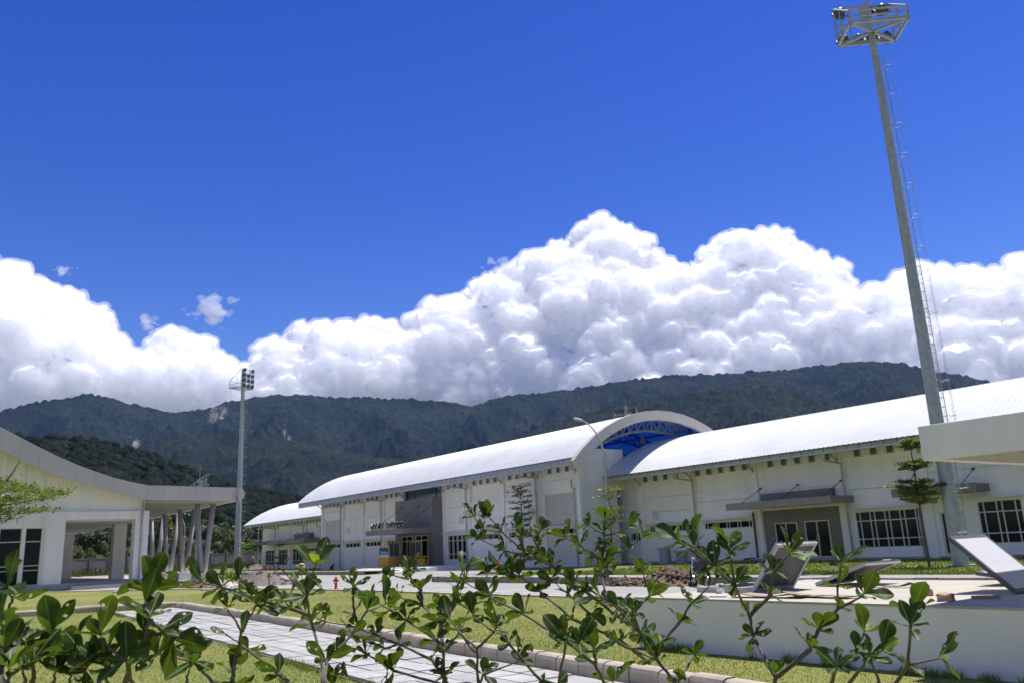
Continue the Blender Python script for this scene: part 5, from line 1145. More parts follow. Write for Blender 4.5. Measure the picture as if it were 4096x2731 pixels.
SHR = [
 ('lush shrub with large dark leaves at the bottom left corner', 1.42, .059, (-.80, 1.30), [
  (c1_, [(0, 1568, 0), (20, 1000, 2), (110, 600, 0), (160, 480, 4), (100, 340, 6)]), (c1_, [(430, 1568, 0), (440, 1270, 6), (240, 1110, 3), (0, 880, 3)]), (c1_, [(440, 1280, 0), (650, 1130, 4), (660, 960, 5)]),
  (c1_, [(1090, 1568, 0), (1110, 1400, 3), (1140, 1320, 6)]), (c1_, [(1110, 1400, 0), (930, 1220, 5)]), (c1_, [(1720, 1568, 0), (1650, 1280, 6), (1430, 1120, 3), (1320, 960, 6)]), (c1_, [(110, 1568, 0), (120, 1400, 4)]), (c1_, [(700, 1568, 0), (720, 1440, 5)]), (c1_, [(330, 1568, 0), (300, 1380, 6)]), (c1_, [(900, 1568, 0), (930, 1460, 6)]), (c1_, [(30, 1568, 0), (60, 1200, 5)]), (c1_, [(1400, 1568, 0), (1380, 1400, 5)])]),
 ('shrub whose forked twig rises before the pavilion step', 1.55, .058, (-.62, 1.55), [
  (c1_, [(1640, 1568, 0), (1690, 1290, 0), (1900, 950, 2), (1940, 740, 6), (1890, 560, 4), (1980, 370, 5), (1990, 270, 4)]), (c1_, [(1950, 740, 0), (2090, 860, 2), (2250, 1000, 5)]), (c2_, [(830, 1568, 0), (580, 1290, 6), (110, 1190, 6)]), (c2_, [(470, 1568, 0), (510, 1390, 3)])]),
 ('open shrub with two thin forks standing before the paved path', 1.65, .052, (-.45, 1.70), [
  (c2_, [(1060, 1568, 2), (1130, 1200, 2), (1200, 890, 1), (1010, 600, 4)]), (c2_, [(1200, 890, 0), (1380, 560, 6)]), (c2_, [(1820, 1568, 0), (1690, 1450, 4), (1290, 1140, 4), (990, 930, 1)]), (c2_, [(1100, 1568, 3), (1070, 1440, 4)])]),
 ('shrub with a withered brown tip and big upright leaves before the far hall', 1.72, .055, (-.33, 1.80), [
  (c2_, [(2260, 1568, 0), (2240, 1250, 0), (2110, 810, 4), (2040, 440, 5), (1720, 80, -2)]), (c2_, [(2040, 430, 0), (2110, 210, 2), (2150, 60, 7)]), (c2_, [(2110, 690, 0), (1850, 600, 3), (1540, 510, 5), (950, 320, 5), (690, 260, 4)]), (c2_, [(1850, 600, 0), (1780, 530, 6)]),
  (c3_, [(290, 1568, 0), (310, 1310, 6), (600, 1010, 4), (790, 720, 4), (1000, 640, 3)]), (c3_, [(310, 1310, 0), (420, 1180, 3)]), (c2_, [(1330, 400, 2), (1170, 260, 4)])]),
 ('leafy shrub of crossing twigs in front of the grey entrance block', 1.95, .049, (-.02, 2.02), [
  (c3_, [(1740, 1568, 0), (1560, 1290, 2), (1180, 1110, 4), (900, 1000, 5), (640, 900, 4), (300, 840, 3), (60, 740, 3)]), (c3_, [(700, 880, 0), (640, 760, 3), (630, 560, 0), (625, 450, 6)]),
  (c3_, [(1700, 1568, 0), (1700, 1180, 6), (1620, 1060, 5), (1260, 830, 5), (1070, 710, 4), (890, 600, 5)]), (c3_, [(1690, 1150, 0), (1650, 840, 5), (1440, 650, 4), (1200, 560, 5)]), (c3_, [(1440, 640, 0), (1430, 470, 5), (1310, 340, 6), (1300, 250, 7)]), (c3_, [(1290, 340, 0), (1120, 300, 5)]),
  (c3_, [(1720, 1180, 0), (1880, 980, 3), (1990, 720, 5)]), (c3_, [(1690, 840, 0), (1830, 640, 4), (1860, 430, 6), (1920, 240, 5)]), (c3_, [(2067, 1200, 0), (1880, 970, 0), (1720, 740, 5)]),
  (c3_, [(1020, 1568, 0), (1030, 1430, 6)]), (c3_, [(1640, 1568, 0), (1110, 1420, 4), (790, 1220, 5), (550, 1120, 3)]), (c3_, [(750, 1568, 0), (570, 1500, 5)]), (c3_, [(1720, 1500, 6)]+[(1740, 1568, 0)]), (c3_, [(1000, 1160, 5), (1180, 1110, 0)])]),
 ('widest shrub with a dense spray of small leaves before the louvred bay', 2.35, .051, (.62, 2.30), [
  (c4_, [(1716, 1400, 0), (1480, 1210, 4), (1060, 1020, 3), (780, 790, 3), (600, 650, 5), (340, 620, 6)]), (c4_, [(620, 660, 0), (540, 640, 5)]),
  (c4_, [(1716, 1180, 0), (1590, 1110, 2), (1190, 800, 4), (880, 560, 5), (640, 440, 6), (440, 270, 6), (290, 250, 6), (210, 150, 6)]), (c4_, [(440, 250, 0), (340, 150, 7)]), (c4_, [(880, 560, 0), (820, 510, 5), (470, 430, 6), (250, 330, 6)]),
  (c4_, [(640, 440, 0), (610, 330, 6), (590, 260, 4)]), (c4_, [(880, 560, 0), (700, 480, 5), (560, 540, 5), (420, 560, 5)]), (c4_, [(820, 510, 0), (760, 420, 5), (720, 330, 5), (780, 250, 5)]), (c4_, [(1560, 980, 0), (1340, 850, 4), (1190, 760, 5), (1060, 720, 6), (880, 700, 4)]), (c4_, [(1210, 980, 5), (1010, 800, 4), (870, 680, 5)]),
  (c4_, [(1340, 850, 0), (1300, 640, 6), (1330, 580, 6)]), (c4_, [(1390, 620, 0), (1230, 460, 4), (1120, 390, 5), (1000, 330, 7)]), (c4_, [(1310, 640, 0), (1320, 520, 4), (1330, 400, 6), (1320, 280, 6), (1330, 170, 7)]), (c4_, [(1320, 290, 0), (1200, 220, 5)]),
  (c4_, [(1330, 300, 0), (1400, 290, 3), (1530, 230, 6)]), (c4_, [(1330, 470, 0), (1500, 430, 5), (1650, 320, 5)]), (c4_, [(1716, 800, 0), (1660, 640, 7)]), (c4_, [(1640, 1160, 4), (1560, 1000, 4), (1716, 800, 4)])]),
 ('tall leaning shrub branch whose leaves cross the paved path and kerb', 1.75, .050, (.12, 1.75), [
  (c4_, [(1330, 1568, 0), (1240, 1400, 3), (970, 1190, 5), (640, 980, 5), (350, 830, 6), (130, 700, 5)]), (c4_, [(930, 1568, 2), (990, 1250, 2), (970, 1190, 4)]), (c4_, [(800, 1568, 4), (510, 1240, 5), (410, 1080, 4)]), (c4_, [(350, 830, 0), (330, 780, 4)]),
  (c4_, [(240, 1568, 0), (230, 1270, 1), (80, 1130, 2), (0, 1030, 4)]), (c4_, [(230, 1270, 0), (380, 1130, 5), (200, 1000, 4)]), (c4_, [(260, 1568, 0), (280, 1500, 4), (580, 1380, 5)]), (c4_, [(1250, 1390, 0), (1240, 1300, 6)]), (c4_, [(1110, 1280, 0), (1110, 1240, 6)]), (c4_, [(1400, 1568, 6)]+[(1420, 1620, 0)])]),
 ('forked shrub directly in front of the left corner of the white tank', 1.75, .046, (.42, 1.72), [
  (c6_, [(420, 1014, 0), (320, 890, 5), (230, 750, 5), (100, 600, 4), (0, 540, 3)]), (c6_, [(320, 860, 0), (330, 800, 5), (440, 680, 5), (500, 580, 5), (640, 440, 5)]), (c6_, [(230, 750, 0), (180, 620, 5), (270, 540, 4)]), (c6_, [(100, 790, 4), (300, 880, 0)]), (c6_, [(520, 860, 5), (440, 1000, 3)])]),
 ('branching shrub with large leaves rising before the open tank hatch', 1.6, .049, (.62, 1.50), [
  (c6_, [(960, 1060, 0), (975, 980, 6), (850, 760, 6), (830, 640, 4), (750, 480, 6), (640, 370, 6), (530, 270, 6), (500, 210, 5)]), (c6_, [(750, 480, 0), (720, 290, 5), (710, 250, 5)]), (c6_, [(830, 640, 0), (940, 530, 5), (960, 400, 6), (1050, 300, 6)]),
  (c6_, [(985, 980, 0), (1160, 830, 6), (1210, 720, 4), (1320, 600, 2), (1320, 480, 4), (1340, 350, 5)]), (c6_, [(1320, 600, 0), (1460, 530, 5)]), (c6_, [(640, 370, 0), (440, 230, 3)])]),
 ('small shrub of thin twigs before the middle of the tank wall', 1.65, .044, (.80, 1.42), [
  (c6_, [(1270, 1060, 0), (1310, 930, 6), (1420, 840, 4), (1465, 735, 4)]), (c6_, [(1360, 1040, 2), (1500, 870, 4), (1560, 830, 4)]), (c6_, [(1550, 1014, 0), (1500, 870, 2)])]),
 ('lone thin shrub twig with a pierced leaf before the tank wall', 1.6, .046, (.95, 1.30), [
  (c6_, [(1610, 1060, 0), (1710, 910, 1), (1720, 710, 5), (1740, 620, 4)]), (c6_, [(1710, 910, 0), (1880, 875, 3)])]),
]
gl = random.Random(5)
def place_leaf(parent, base, axis, az_, elev, L, mesh):
    """a leaf from base: axis is the twig direction, elev the angle off it"""
    t = Vector(axis).normalized(); a = t.cross(Vector((0, 0, 1)))
    if a.length < .05: a = t.cross(Vector((1, 0, 0)))
    a.normalize(); b = t.cross(a); side = a*math.cos(az_)+b*math.sin(az_); d = (t*math.cos(elev)+side*math.sin(elev)); d = (d+Vector((0, 0, .18))).normalized()
    n = (t*math.sin(elev)-side*math.cos(elev)*.8+Vector((0, 0, .45))+Vector((gl.gauss(0, .22), gl.gauss(0, .22), 0))); n = (n-d*n.dot(d)).normalized(); x = d.cross(n)
    M = Matrix(((x.x, d.x, n.x, 0), (x.y, d.y, n.y, 0), (x.z, d.z, n.z, 0), (0, 0, 0, 1)))
    o = obj('leaf', mesh, parent); o.matrix_local = Matrix.Translation(base) @ M @ Matrix.Diagonal((L*gl.uniform(.9, 1.15), L, L, 1)); return o
for (lab, D, LL, foot, stems) in SHR:
    root = thing('shrub', lab, 'shrub', (foot[0], foot[1], 0), 0, 'shrubs in front of the camera')
    org_ = np.array([foot[0], foot[1], 0]); wood = MB(); leaves = []
    def P3(x, y):
        wob = .10*math.sin(x*.006+D*9)+.07*math.sin(y*.011+x*.004)
        return Vector(at_range(x, y, D+wob)-org_)
    for si, (cf, pts) in enumerate(stems):
        px = [cf(p[0], p[1]) for p in pts]; P = [P3(*q) for q in px]; lv = [p[2] for p in pts]
        if px[0][1] > 2720 and lv[0] == 0:      # runs on down to the root
            P = [Vector((gl.uniform(-.05, .05), gl.uniform(-.05, .05), 0)), Vector((P[0].x*.5, P[0].y*.5, P[0].z*.55))]+P; lv = [0, 0]+lv
        n = len(P); r0 = .0046 if len(P) > 3 else .0032; fine = []
        for i in range(n-1):
            for k in range(4):
                q = P[i].lerp(P[i+1], k/4); j_ = .0012*math.sin(i*5+k*2.1+si); fine.append(q+Vector((j_, j_*.6, 0)))
        fine.append(P[-1]); rad = [max(.0013, r0*(1-.78*i/len(fine)))*(1.28 if (i % 4 == 0 and i) else 1) for i in range(len(fine))]; wood.tube(fine, rad, 6)
        for i in range(n):
            if lv[i] == 0: continue
            ax = (P[i]-P[i-1]) if i else (P[0]-P[1] if lv[0] else P[1]-P[0])
            tip = i == n-1 or (i == 0 and lv[0] > 2); k = abs(lv[i]); k = k if k < 3 else int(k*(1.05 if D > 1.9 else .9)+.5); a0 = gl.uniform(0, 6.28)
            for q in range(k):
                if lv[i] < 0: place_leaf(root, P[i], ax, a0+q*2.2, gl.uniform(.5, 1.9), LL*.6, LD); continue
                young = tip and q == 0 and gl.random() < .55; el = gl.uniform(.35, .75) if (tip and q < 2) else gl.uniform(.7, 1.25) if tip else gl.uniform(.8, 1.35)
                L = LL*.93*gl.uniform(.7, 1.2)*(.7 if (tip and q == 0) else 1)*(1 if tip else .88)
                kind = gl.choice((0, 2, 5, 0, 2, 5, 3, 1, 4, 3, 1)); place_leaf(root, P[i]+Vector((0, 0, .001*q)), ax, a0+q*2.4, el, L, (LN if young else LM)[kind])
    wood.build('stem', BARK, root, smooth=True)
# ------------------------------------------------------------------ things about the site
# yellow display stands at the entrance
def stand(label, u, v, w, h1, h2, panels, poster):
    o = gthing('display_stand', label, 'display stand', u, v, .3)
    f = MB(); t = .05; d = .75; x0, x1 = -w/2, w/2
    for x in (x0, x1, 0):
        for y in (0, d): f.beam((x, y, 0), (x, y, h1), t)
    for y in (0, d):
        f.beam((x0, y, h1), (x1, y, h1), t); f.beam((x0, y, .12), (x1, y, .12), t)
        for a, b in ((x0, x0/2), (0, x0/2), (0, x1/2), (x1, x1/2)): f.beam((a, y, .12), (b, y, h1), .035)
    for x in (x0, x1): f.beam((x, 0, h1), (x, d, h1), t); f.beam((x, 0, .12), (x, d, .12), t)
    f.build('frame', YELL, o)
    b = MB(); ww = w*.72; y = d*.55
    for x in (-ww/2, 0, ww/2): b.beam((x, y, h1), (x, y, h2), t)
    b.beam((-ww/2, y, h2), (ww/2, y, h2), t); b.beam((-ww/2, y, h1+.03), (ww/2, y, h1+.03), t); b.build('panel_frame', YELL, o)
    for a, c in ((-ww/2+.03, -.03), (.03, ww/2-.03)): ub('panel', a, c, y-.02, y+.02, h1+.08, h2-.03, NAVY, o)
    ub('side_board', x0+.1, x0+.35, d*.8, d*.83, .15, h1-.05, YELL, o)
    ub('base_board', x0+.2, x1-.25, d*.85, d*.88, .15, h1*.8, YELL, o)
    return o
stand('yellow framed stand with twin navy panels, nearer the entrance doors', -62.25, 35.7, 2.65, .76, 1.98, 2, False)
s2 = stand('yellow framed stand with navy panels behind a blue printed poster box', -66.0, 35.7, 2.6, .8, 2.0, 2, True)
pb = gthing('poster_box', 'yellow box holding a blue poster, before the yellow stand at the steps', 'poster box', -65.45, 34.75, .3)
ub('box', -.87, .87, 0, .6, .02, .78, YELL, pb); ub('backing', -.9, .88, .1, .16, .78, 1.66, YELL, pb)
m = MB(); n = 10
def band(z0, z1, mi):
    m.add([(-.82, .09, z0), (.8, .09, z0), (.8, .09, z1), (-.82, .09, z1)], [(0, 1, 2, 3)], mi)
band(.82, 1.0, 0); band(1.0, 1.32, 1); band(1.32, 1.62, 2)
m.build('poster', [pmat('poster_white', (.6, .62, .64), .6), BLUEC, pmat('poster_dark', (.02, .04, .04), .6)], pb)
m = MB()
for r_, zz in enumerate((1.22, 1.08)):
    for k in range(7): m.box(-.52+k*.16, -.42+k*.16, .083, .0885, zz, zz+.07)
m.build('poster_lettering', pmat('poster_lettering', (.5, .55, .6), .6), pb)

# hydrants
def hydrant(label, u, v, s=1., z=0.):
    o = gthing('fire_hydrant', label, 'hydrant', u, v, z, .4, 'red fire hydrants'); o.scale = (s, s, s)
    m = MB(); m.lathe([(.13, 0), (.13, .04), (.085, .06), (.08, .45), (.11, .47), (.11, .5), (.095, .52), (.10, .62), (.07, .70), (.03, .73), (.03, .78)], n=14); m.build('body', REDP, o, smooth=True)
    for sg, ax in ((1, 'x'), (-1, 'x')): m = MB(); m.tube([(0, 0, .52), (sg*.17, 0, .52), (sg*.19, 0, .52)], [.05, .05, .06], 10); m.build('outlet', REDP, o, smooth=True)
    m = MB(); m.tube([(0, 0, .4), (0, -.15, .4)], [.06, .07], 10); m.build('cap', YELL, o, smooth=True)
hydrant('red fire hydrant with yellow cap at the near edge of the road', -36.6, 17.0, .75)
hydrant('red fire hydrant on the verge in front of the louvred bay', -40.6, 29.0, 1.0, .06)
hydrant('red fire hydrant in front of the far hall', -98.7, 36.7, 1.0)
o = gthing('pipe_bench', 'low rusty pipe rack beside the far hydrant', 'pipe rack', -97.2, 36.6); m = MB()
for y in (0, .5): m.tube([(-.7, y, 0), (-.7, y, .5), (.7, y, .5), (.7, y, 0)], .05, 6)
m.tube([(-.7, 0, .3), (.7, .5, .3)], .04, 6); m.build('rack', pmat('rusty_pipe', (.2, .07, .03), .8), o)
o = gthing('yellow_drum', 'yellow drum with white lid at the kerb before the far hall', 'drum', -71.4, 29.9, .2); m = MB(); m.lathe([(.28, 0), (.3, .02), (.3, .3), (.31, .32), (.3, .34), (.28, .6)], n=16); m.build('body', YELL, o, smooth=True); m = MB(); m.lathe([(.29, .6), (.29, .64), (.2, .7), (.05, .74)], n=16); m.build('lid', RUBB, o, smooth=True)

# mounds
def mound(name, label, cat, u, v, rx, ry, h, mat, seed, z=0., stones=0, smat=None):
    o = gthing(name, label, cat, u, v, z); n = 44; P = []; g = np.random.default_rng(seed)
    X, Y = np.meshgrid(np.linspace(-1.25, 1.25, n), np.linspace(-1.25, 1.25, n)); r = np.hypot(X, Y)
    q = np.stack([X.ravel()*2.2, Y.ravel()*2.2, np.full(X.size, seed*1.)], 1)
    Z = h*np.clip(1-r, -.2, 1)**1*(1+.5*fbm(q, 3, seed).reshape(X.shape))+h*.16*fbm(q*4, 3, seed+3).reshape(X.shape)*np.clip(1.2-r, 0, 1)-.02
    V = np.stack([X.ravel()*rx, Y.ravel()*ry, Z.ravel()], 1); i = (np.arange(n-1)[:, None]*n+np.arange(n-1)[None, :]).ravel()
    obj('heap', fastmesh(name, V, np.stack([i, i+1, i+n+1, i+n], 1), mat), o)
    if stones:
        VV, FF, of = [], [], 0; BV, BF = blob_mesh(1, 0, 0)
        for k in range(stones):
            a = g.uniform(0, 6.28); rr = g.uniform(0, 1.15)**.6; s = g.uniform(.04, .13); c = np.array([math.cos(a)*rr*rx, math.sin(a)*rr*ry, max(0, h*(1-rr))*.95]); VV.append(BV*s*g.uniform(.6, 1.3, 3)*(1+.3*g.normal(size=(len(BV), 1)))+c); FF.append(BF+of); of += len(BV)
        so_ = obj('clods', fastmesh('clods', np.concatenate(VV), np.concatenate(FF), smat or mat), o); so_['kind'] = 'stuff'
    return o
mound('earth_mound', 'brown lumpy heap of earth on the kerb before the right hall', 'earth heap', -20.9, 22.3, 1.6, 1.2, .58, DIRT, 3, 0.02, 150)
mound('earth_mound', 'small spill of brown clods at the kerb foot beside the brown heap', 'earth heap', -22.4, 21.6, .9, .5, .25, DIRT, 4, 0.01, 90)
mound('earth_mound', 'low brown heap of earth below the slanted columns', 'earth heap', -52.7, 15.6, 2.8, 1.0, .6, DIRT, 5, 0.02, 110)
mound('sand_mound', 'grey brown heap of sand on the road beyond the lawn', 'sand heap', -50.5, 18.6, 3.4, 1.8, .85, SAND, 6, 0.02, 60)
mound('rubble_heap', 'heap of broken pale brick between the earth and sand heaps', 'rubble', -49.5, 16.2, 1.5, .8, .4, RUBB, 7, 0.02, 160, pmat('pink_brick_rubble', (.42, .26, .18), .9, col2=(.65, .6, .55), scale=4))
mound('sand_mound', 'pale sand heap by the foot of the distant mast', 'sand heap', -127, 46, 2.6, 2.0, .8, SAND, 8, 0.0, 30)
mound('rubble_heap', 'strewn rubble and planks on the verge before the louvred bay', 'rubble', -35.6, 25.6, 2.6, .9, .3, DIRT, 9, .12, 140, RUBB)
mound('rubble_heap', 'scattered pale debris seen under the pavilion passage', 'rubble', -100, 22, 5, 2, .35, RUBB, 10, 0, 120)
for i, (u, v, lab) in enumerate(((-52.4, 11.0, 'pale broken slab on the lawn edge near the pavilion'), (-41.5, 13.6, 'small pale scrap on the far lawn before the road'), (-46.5, 14.2, 'flat pale scrap at the lawn edge below the brown heap'))): block('debris_scrap', lab, 'debris', u, v, .0, (.6, .3, .08), i, RUBB, .03, i+3)
o = gthing('stone_stack', 'short stack of dark kerb blocks standing at the road edge', 'block stack', -23.9, 21.9)
for k in range(4): ub('block', -.2+.02*(k % 2), .2+.02*(k % 2), -.15, .15, k*.14, k*.14+.132, KERBD, o)
for (u, v, lab) in ((-39.2, 41.6, 'grey utility cabinet with hood against the right hall wall'), (-38.0, 41.9, 'smaller plain utility box beside the hooded cabinet')):
    o = gthing('utility_cabinet', lab, 'cabinet', u, v); hh = .95 if 'hood' in lab and 'smaller' not in lab else .7
    ub('body', -.35, .35, -.2, .2, 0, hh, CONC, o); ub('hood', -.46, .46, -.3, .28, hh, hh+.08, CONC, o)
    for k in range(2): ub('door', -.3+k*.31, -.02+k*.31, -.215, -.2, .08, hh-.1, FASC, o)
o = gthing('jerrycan', 'small yellow jerrycan by the maroon pipe', 'jerrycan', -31.9, 42.4, .16); ub('body', -.12, .12, -.09, .09, 0, .28, pmat('dull_yellow', (.5, .38, .1), .6), o); ub('neck', -.05, .02, -.03, .03, .28, .33, BLACK, o)
# small ladder by the far hall, red roofed shed beyond the wall
o = gthing('step_ladder', 'small dark step ladder against the far hall wall', 'ladder', -95.2, 42.0); m = MB()
for sx in (-.3, .3):
    m.beam((sx, -.5, 0), (sx*.8, 0, 1.9), .05); m.beam((sx, .5, 0), (sx*.8, .02, 1.9), .05)
for k in range(5): m.beam((-.28, -.45+.09*k, .3+.34*k), (.28, -.45+.09*k, .3+.34*k), .05)
m.build('frame', DARK, o)
o = thing('shed', 'small rust roofed shed beyond the boundary wall', 'shed', (-95, 150, 0), .4); ub('wall', -2.5, 2.5, -2, 2, 0, 2.6, FENCEM, o); m = MB(); m.prism([(-2.6, 2.55), (2.6, 2.55), (2.6, 2.75), (0, 3.6), (-2.6, 2.75)], -3, 3, 'u'); m.build('roof', pmat('rusty_roof', (.28, .12, .07), .8, var=.3), o)

# motorcycle behind the shrubs
mc = gthing('motorcycle', 'dark motorcycle parked at the kerb behind the tank', 'motorcycle', -18.7, 22.9, .02, math.radians(150))
mc.location = tuple(W(-18.9, 21.6, 0))
def wheel(x):
    w = MB(); pts = [(x+.29*math.cos(a), 0, .29+.29*math.sin(a)) for a in np.linspace(0, 2*math.pi, 25)]; w.tube(pts, .045, 8, caps=False); wo = w.build('wheel', BLACK, mc, smooth=True)
    r = MB(); r.tube([(x, -.05, .29), (x, .05, .29)], .05, 10)
    for a in np.linspace(0, 2*math.pi, 11)[:-1]: r.tube([(x, 0, .29), (x+.26*math.cos(a), 0, .29+.26*math.sin(a))], .006, 4)
    r.build('rim', CHROME, wo)
wheel(-.62); wheel(.62)
m = MB(); m.tube([(.62, .06, .29), (.42, .06, .8)], .03, 8); m.tube([(.62, -.06, .29), (.42, -.06, .8)], .03, 8); m.build('fork', CHROME, mc, smooth=True)
m = MB(); m.tube([(.40, -.32, 1.02), (.36, -.2, .98), (.42, 0, .92), (.36, .2, .98), (.40, .32, 1.02)], .014, 6); m.build('handlebar', BLACK, mc, smooth=True)
m = MB(); m.tube([(.46, 0, .82), (.52, 0, .86), (.58, 0, .86)], [.05, .08, .07], 10); m.build('headlight', STEEL, mc, smooth=True)
m = MB(); m.tube([(.4, 0, .75), (.2, 0, .72), (0, 0, .62), (-.3, 0, .62), (-.6, 0, .72), (-.78, 0, .78)], [.06, .13, .14, .14, .11, .04], 10); m.build('body', BLACK, mc, smooth=True)
m = MB(); m.tube([(.05, 0, .78), (-.2, 0, .78), (-.62, 0, .84)], [.05, .1, .08], 8); m.build('seat', DARK, mc, smooth=True)
m = MB(); m.tube([(.15, 0, .4), (-.1, 0, .36)], .13, 10); m.tube([(.1, -.1, .3), (-.2, -.14, .26), (-.8, -.16, .32)], .035, 8); m.build('engine', STEEL, mc, smooth=True)

# ------------------------------------------------------------------ people by the distant mast
def person(label, pos, yaw, pose, shirt, legs, helmet=None):
    J = {'pel': (0, 0, .95), 'ch': (0, .0, 1.32), 'nk': (0, .02, 1.5), 'hd': (0, .04, 1.62), 'ht': (0, .03, 1.74)}
    if pose == 'walk':
        J.update(lk=(-.1, .18, .52), la=(-.1, .08, .08), lt=(-.1, .24, .03), rk=(.1, .04, .5), ra=(.1, -.3, .14), rt=(.1, -.2, .03), le=(-.24, -.1, 1.1), lh=(-.24, .02, .85), re=(.24, .12, 1.1), rh=(.22, .3, .92))
    elif pose == 'stand':
        J.update(lk=(-.1, .02, .5), la=(-.1, 0, .08), lt=(-.1, .16, .03), rk=(.1, .02, .5), ra=(.1, 0, .08), rt=(.1, .16, .03), le=(-.26, .04, 1.12), lh=(-.2, .22, .98), re=(.26, .04, 1.12), rh=(.2, .22, .98))
    else:
        dz = -.62; J = {k: (a, b+(.08 if k != 'pel' else 0), c+dz) for k, (a, b, c) in J.items()}
        J.update(lk=(-.14, .36, .48), la=(-.12, .1, .08), lt=(-.12, .28, .03), rk=(.14, .36, .48), ra=(.12, .1, .08), rt=(.12, .28, .03), le=(-.26, .24, .5), lh=(-.14, .45, .42), re=(.26, .24, .5), rh=(.14, .45, .42))
    sx = lambda k, s: (J[k][0]+s, J[k][1], J[k][2])
    J['ls'] = sx('nk', -.18); J['rs'] = sx('nk', .18); J['ls'] = (J['ls'][0], J['ls'][1], J['ls'][2]-.08); J['rs'] = (J['rs'][0], J['rs'][1], J['rs'][2]-.08); J['lp'] = sx('pel', -.09); J['rp'] = sx('pel', .09)
    R = dict(pel=.14, ch=.15, nk=.06, hd=.1, ht=.075, ls=.065, rs=.065, le=.045, re=.045, lh=.04, rh=.04, lp=.1, rp=.1, lk=.065, rk=.065, la=.045, ra=.045, lt=.04, rt=.04)
    E = [('pel', 'ch'), ('ch', 'nk'), ('nk', 'hd'), ('hd', 'ht'), ('ch', 'ls'), ('ls', 'le'), ('le', 'lh'), ('ch', 'rs'), ('rs', 're'), ('re', 'rh'), ('pel', 'lp'), ('lp', 'lk'), ('lk', 'la'), ('la', 'lt'), ('pel', 'rp'), ('rp', 'rk'), ('rk', 'ra'), ('ra', 'rt')]
    ks = list(J); me = bpy.data.meshes.new('person'); me.from_pydata([J[k] for k in ks], [(ks.index(a), ks.index(b)) for a, b in E], []); t = obj('tmp', me); sk = t.modifiers.new('s', 'SKIN'); t.modifiers.new('d', 'SUBSURF').levels = 1
    for i, k in enumerate(ks): me.skin_vertices[0].data[i].radius = (R[k], R[k]); me.skin_vertices[0].data[i].use_root = (k == 'pel')
    bpy.context.view_layer.update(); m2 = bpy.data.meshes.new_from_object(t.evaluated_get(bpy.context.evaluated_depsgraph_get())); bpy.data.objects.remove(t); m2.name = 'person'
    for mt in (shirt, legs, SKINM, BLACK): m2.materials.append(mt)
    zc = J['pel'][2]
    hands = [Vector(J['lh']), Vector(J['rh'])]; hp = Vector(J['hd'])
    for p in m2.polygons:
        c = p.center; p.use_smooth = True
        if c.z < .07: p.material_index = 3
        elif (c-hp).length < .17 or min((c-h).length for h in hands) < .09: p.material_index = 3 if (c.z > hp.z+.06) else 2
        elif c.z < zc+.04: p.material_index = 1
        else: p.material_index = 0
    o = thing('person', label, 'person', tuple(pos), yaw); obj('body', m2, o)
    if helmet:
        m = MB(); h = J['hd']; m.lathe([(.16, 0), (.15, .01), (.125, .02), (.12, .08), (.08, .14), (.02, .165)], (h[0], h[1], h[2]+.02), 14); m.build('helmet', helmet, o, smooth=True)
    return o
JEAN = pmat('blue_jeans', (.03, .05, .10), .8); DKS = pmat('dark_shirt', (.025, .025, .03), .8); ORG = pmat('orange_vest', (.55, .13, .06), .7); MARO = pmat('maroon_shirt', (.10, .02, .03), .8)
pz = lambda x, y, r: np.array([at_range(x, y, r)[0], at_range(x, y, r)[1], 0])
person('person in dark shirt and blue jeans walking by the distant mast', pz(941, 2273, 128), math.radians(100), 'walk', DKS, JEAN)
person('person with yellow helmet and orange vest standing near the far hall', pz(1013, 2255, 140), math.radians(150), 'stand', ORG, DKS, pmat('yellow_helmet', (.7, .42, .05), .4))
person('person in maroon shirt crouching left of the helmeted worker', pz(993, 2262, 132), math.radians(120), 'crouch', MARO, DKS)
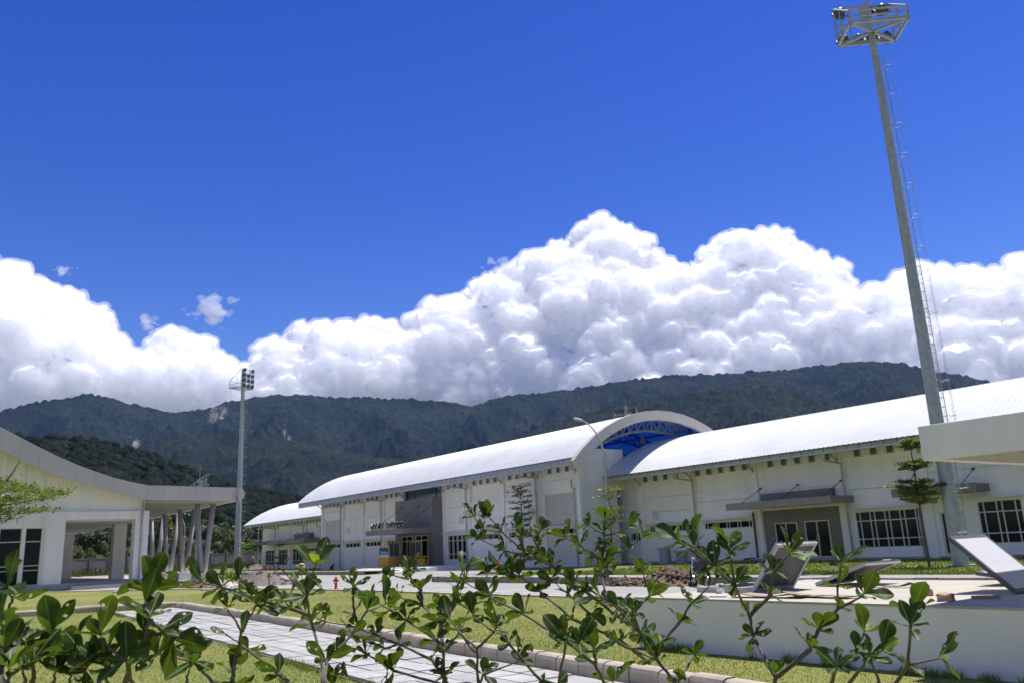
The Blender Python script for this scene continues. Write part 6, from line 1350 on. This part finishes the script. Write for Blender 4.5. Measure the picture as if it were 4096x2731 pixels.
# dog by the hall wall
def dog():
    J = dict(r=(0, -.18, .16), b=(0, 0, .3), s=(0, .16, .42), n=(0, .24, .54), h=(0, .28, .6), m=(0, .42, .57), fl=(-.06, .18, .2), fp=(-.06, .2, .02), gl=(.06, .18, .2), gp=(.06, .2, .02), kl=(-.1, .0, .2), kp=(-.1, .06, .02), jl=(.1, .0, .2), jp=(.1, .06, .02), t=(0, -.3, .06), t2=(0.1, -.42, .05))
    R = dict(r=.12, b=.11, s=.1, n=.065, h=.075, m=.03, fl=.04, fp=.03, gl=.04, gp=.03, kl=.07, kp=.03, jl=.07, jp=.03, t=.03, t2=.015)
    E = [('r', 'b'), ('b', 's'), ('s', 'n'), ('n', 'h'), ('h', 'm'), ('s', 'fl'), ('fl', 'fp'), ('s', 'gl'), ('gl', 'gp'), ('r', 'kl'), ('kl', 'kp'), ('r', 'jl'), ('jl', 'jp'), ('r', 't'), ('t', 't2')]
    ks = list(J); me = bpy.data.meshes.new('dog'); me.from_pydata([J[k] for k in ks], [(ks.index(a), ks.index(b)) for a, b in E], []); t = obj('tmp', me); t.modifiers.new('s', 'SKIN'); t.modifiers.new('d', 'SUBSURF').levels = 1
    for i, k in enumerate(ks): me.skin_vertices[0].data[i].radius = (R[k], R[k]); me.skin_vertices[0].data[i].use_root = (k == 'b')
    bpy.context.view_layer.update(); m2 = bpy.data.meshes.new_from_object(t.evaluated_get(bpy.context.evaluated_depsgraph_get())); bpy.data.objects.remove(t); m2.name = 'dog'
    m2.materials.append(pmat('brown_fur', (.16, .07, .035), .9)); o = gthing('dog', 'small brown dog sitting on the grass by the central hall wall', 'dog', -82.0, 37.6, 0, math.radians(-75)); obj('body', m2, o)
    for s in (-1, 1): m = MB(); m.add([(s*.03, .26, .65), (s*.08, .26, .64), (s*.06, .25, .73), (s*.055, .3, .65)], [(0, 1, 2), (1, 3, 2), (3, 0, 2), (0, 3, 1)]); m.build('ear', MATS['brown_fur'], o)
dog()
# rough plants
for (u, v, h, n, lab) in ((-52.3, 17.4, 1.3, 260, 'feathery bright green bush behind the sand heap'), (-9.6, 12.6, .25, 40, 'low weed at the left end of the tank')):
    o = gthing('bush', lab, 'bush', u, v); V = []
    for i in range(n):
        a = gl.uniform(0, 6.28); r = gl.uniform(0, h*.5); b = np.array([r*.5*math.cos(a), r*.5*math.sin(a), gl.uniform(0, h*.3)]); d = np.array([math.cos(a)*.7, math.sin(a)*.7, gl.uniform(.4, 1.2)]); L = h*gl.uniform(.3, .65); s = np.array([-math.sin(a), math.cos(a), 0])*L*.05
        V += [b-s, b+s, b+d*L+s*.3, b+d*L-s*.3]
    obj('foliage', fastmesh('foliage', V, np.arange(len(V)).reshape(-1, 4), LEAFT), o)
# ------------------------------------------------------------------ the air
hm = bpy.data.materials.new('haze'); hm.use_nodes = True; hn = hm.node_tree.nodes; hn.remove(hn['Principled BSDF'])
hv = hn.new('ShaderNodeVolumePrincipled'); hv.inputs['Color'].default_value = (.28, .52, 1, 1); hv.inputs['Density'].default_value = HAZE; hv.inputs['Anisotropy'].default_value = .0
hm.node_tree.links.new(hv.outputs[0], hn['Material Output'].inputs['Volume'])
hz = MB().box(-6100, 6100, -6100, 4120, -4, 830).build('haze', hm); stuff(hz)
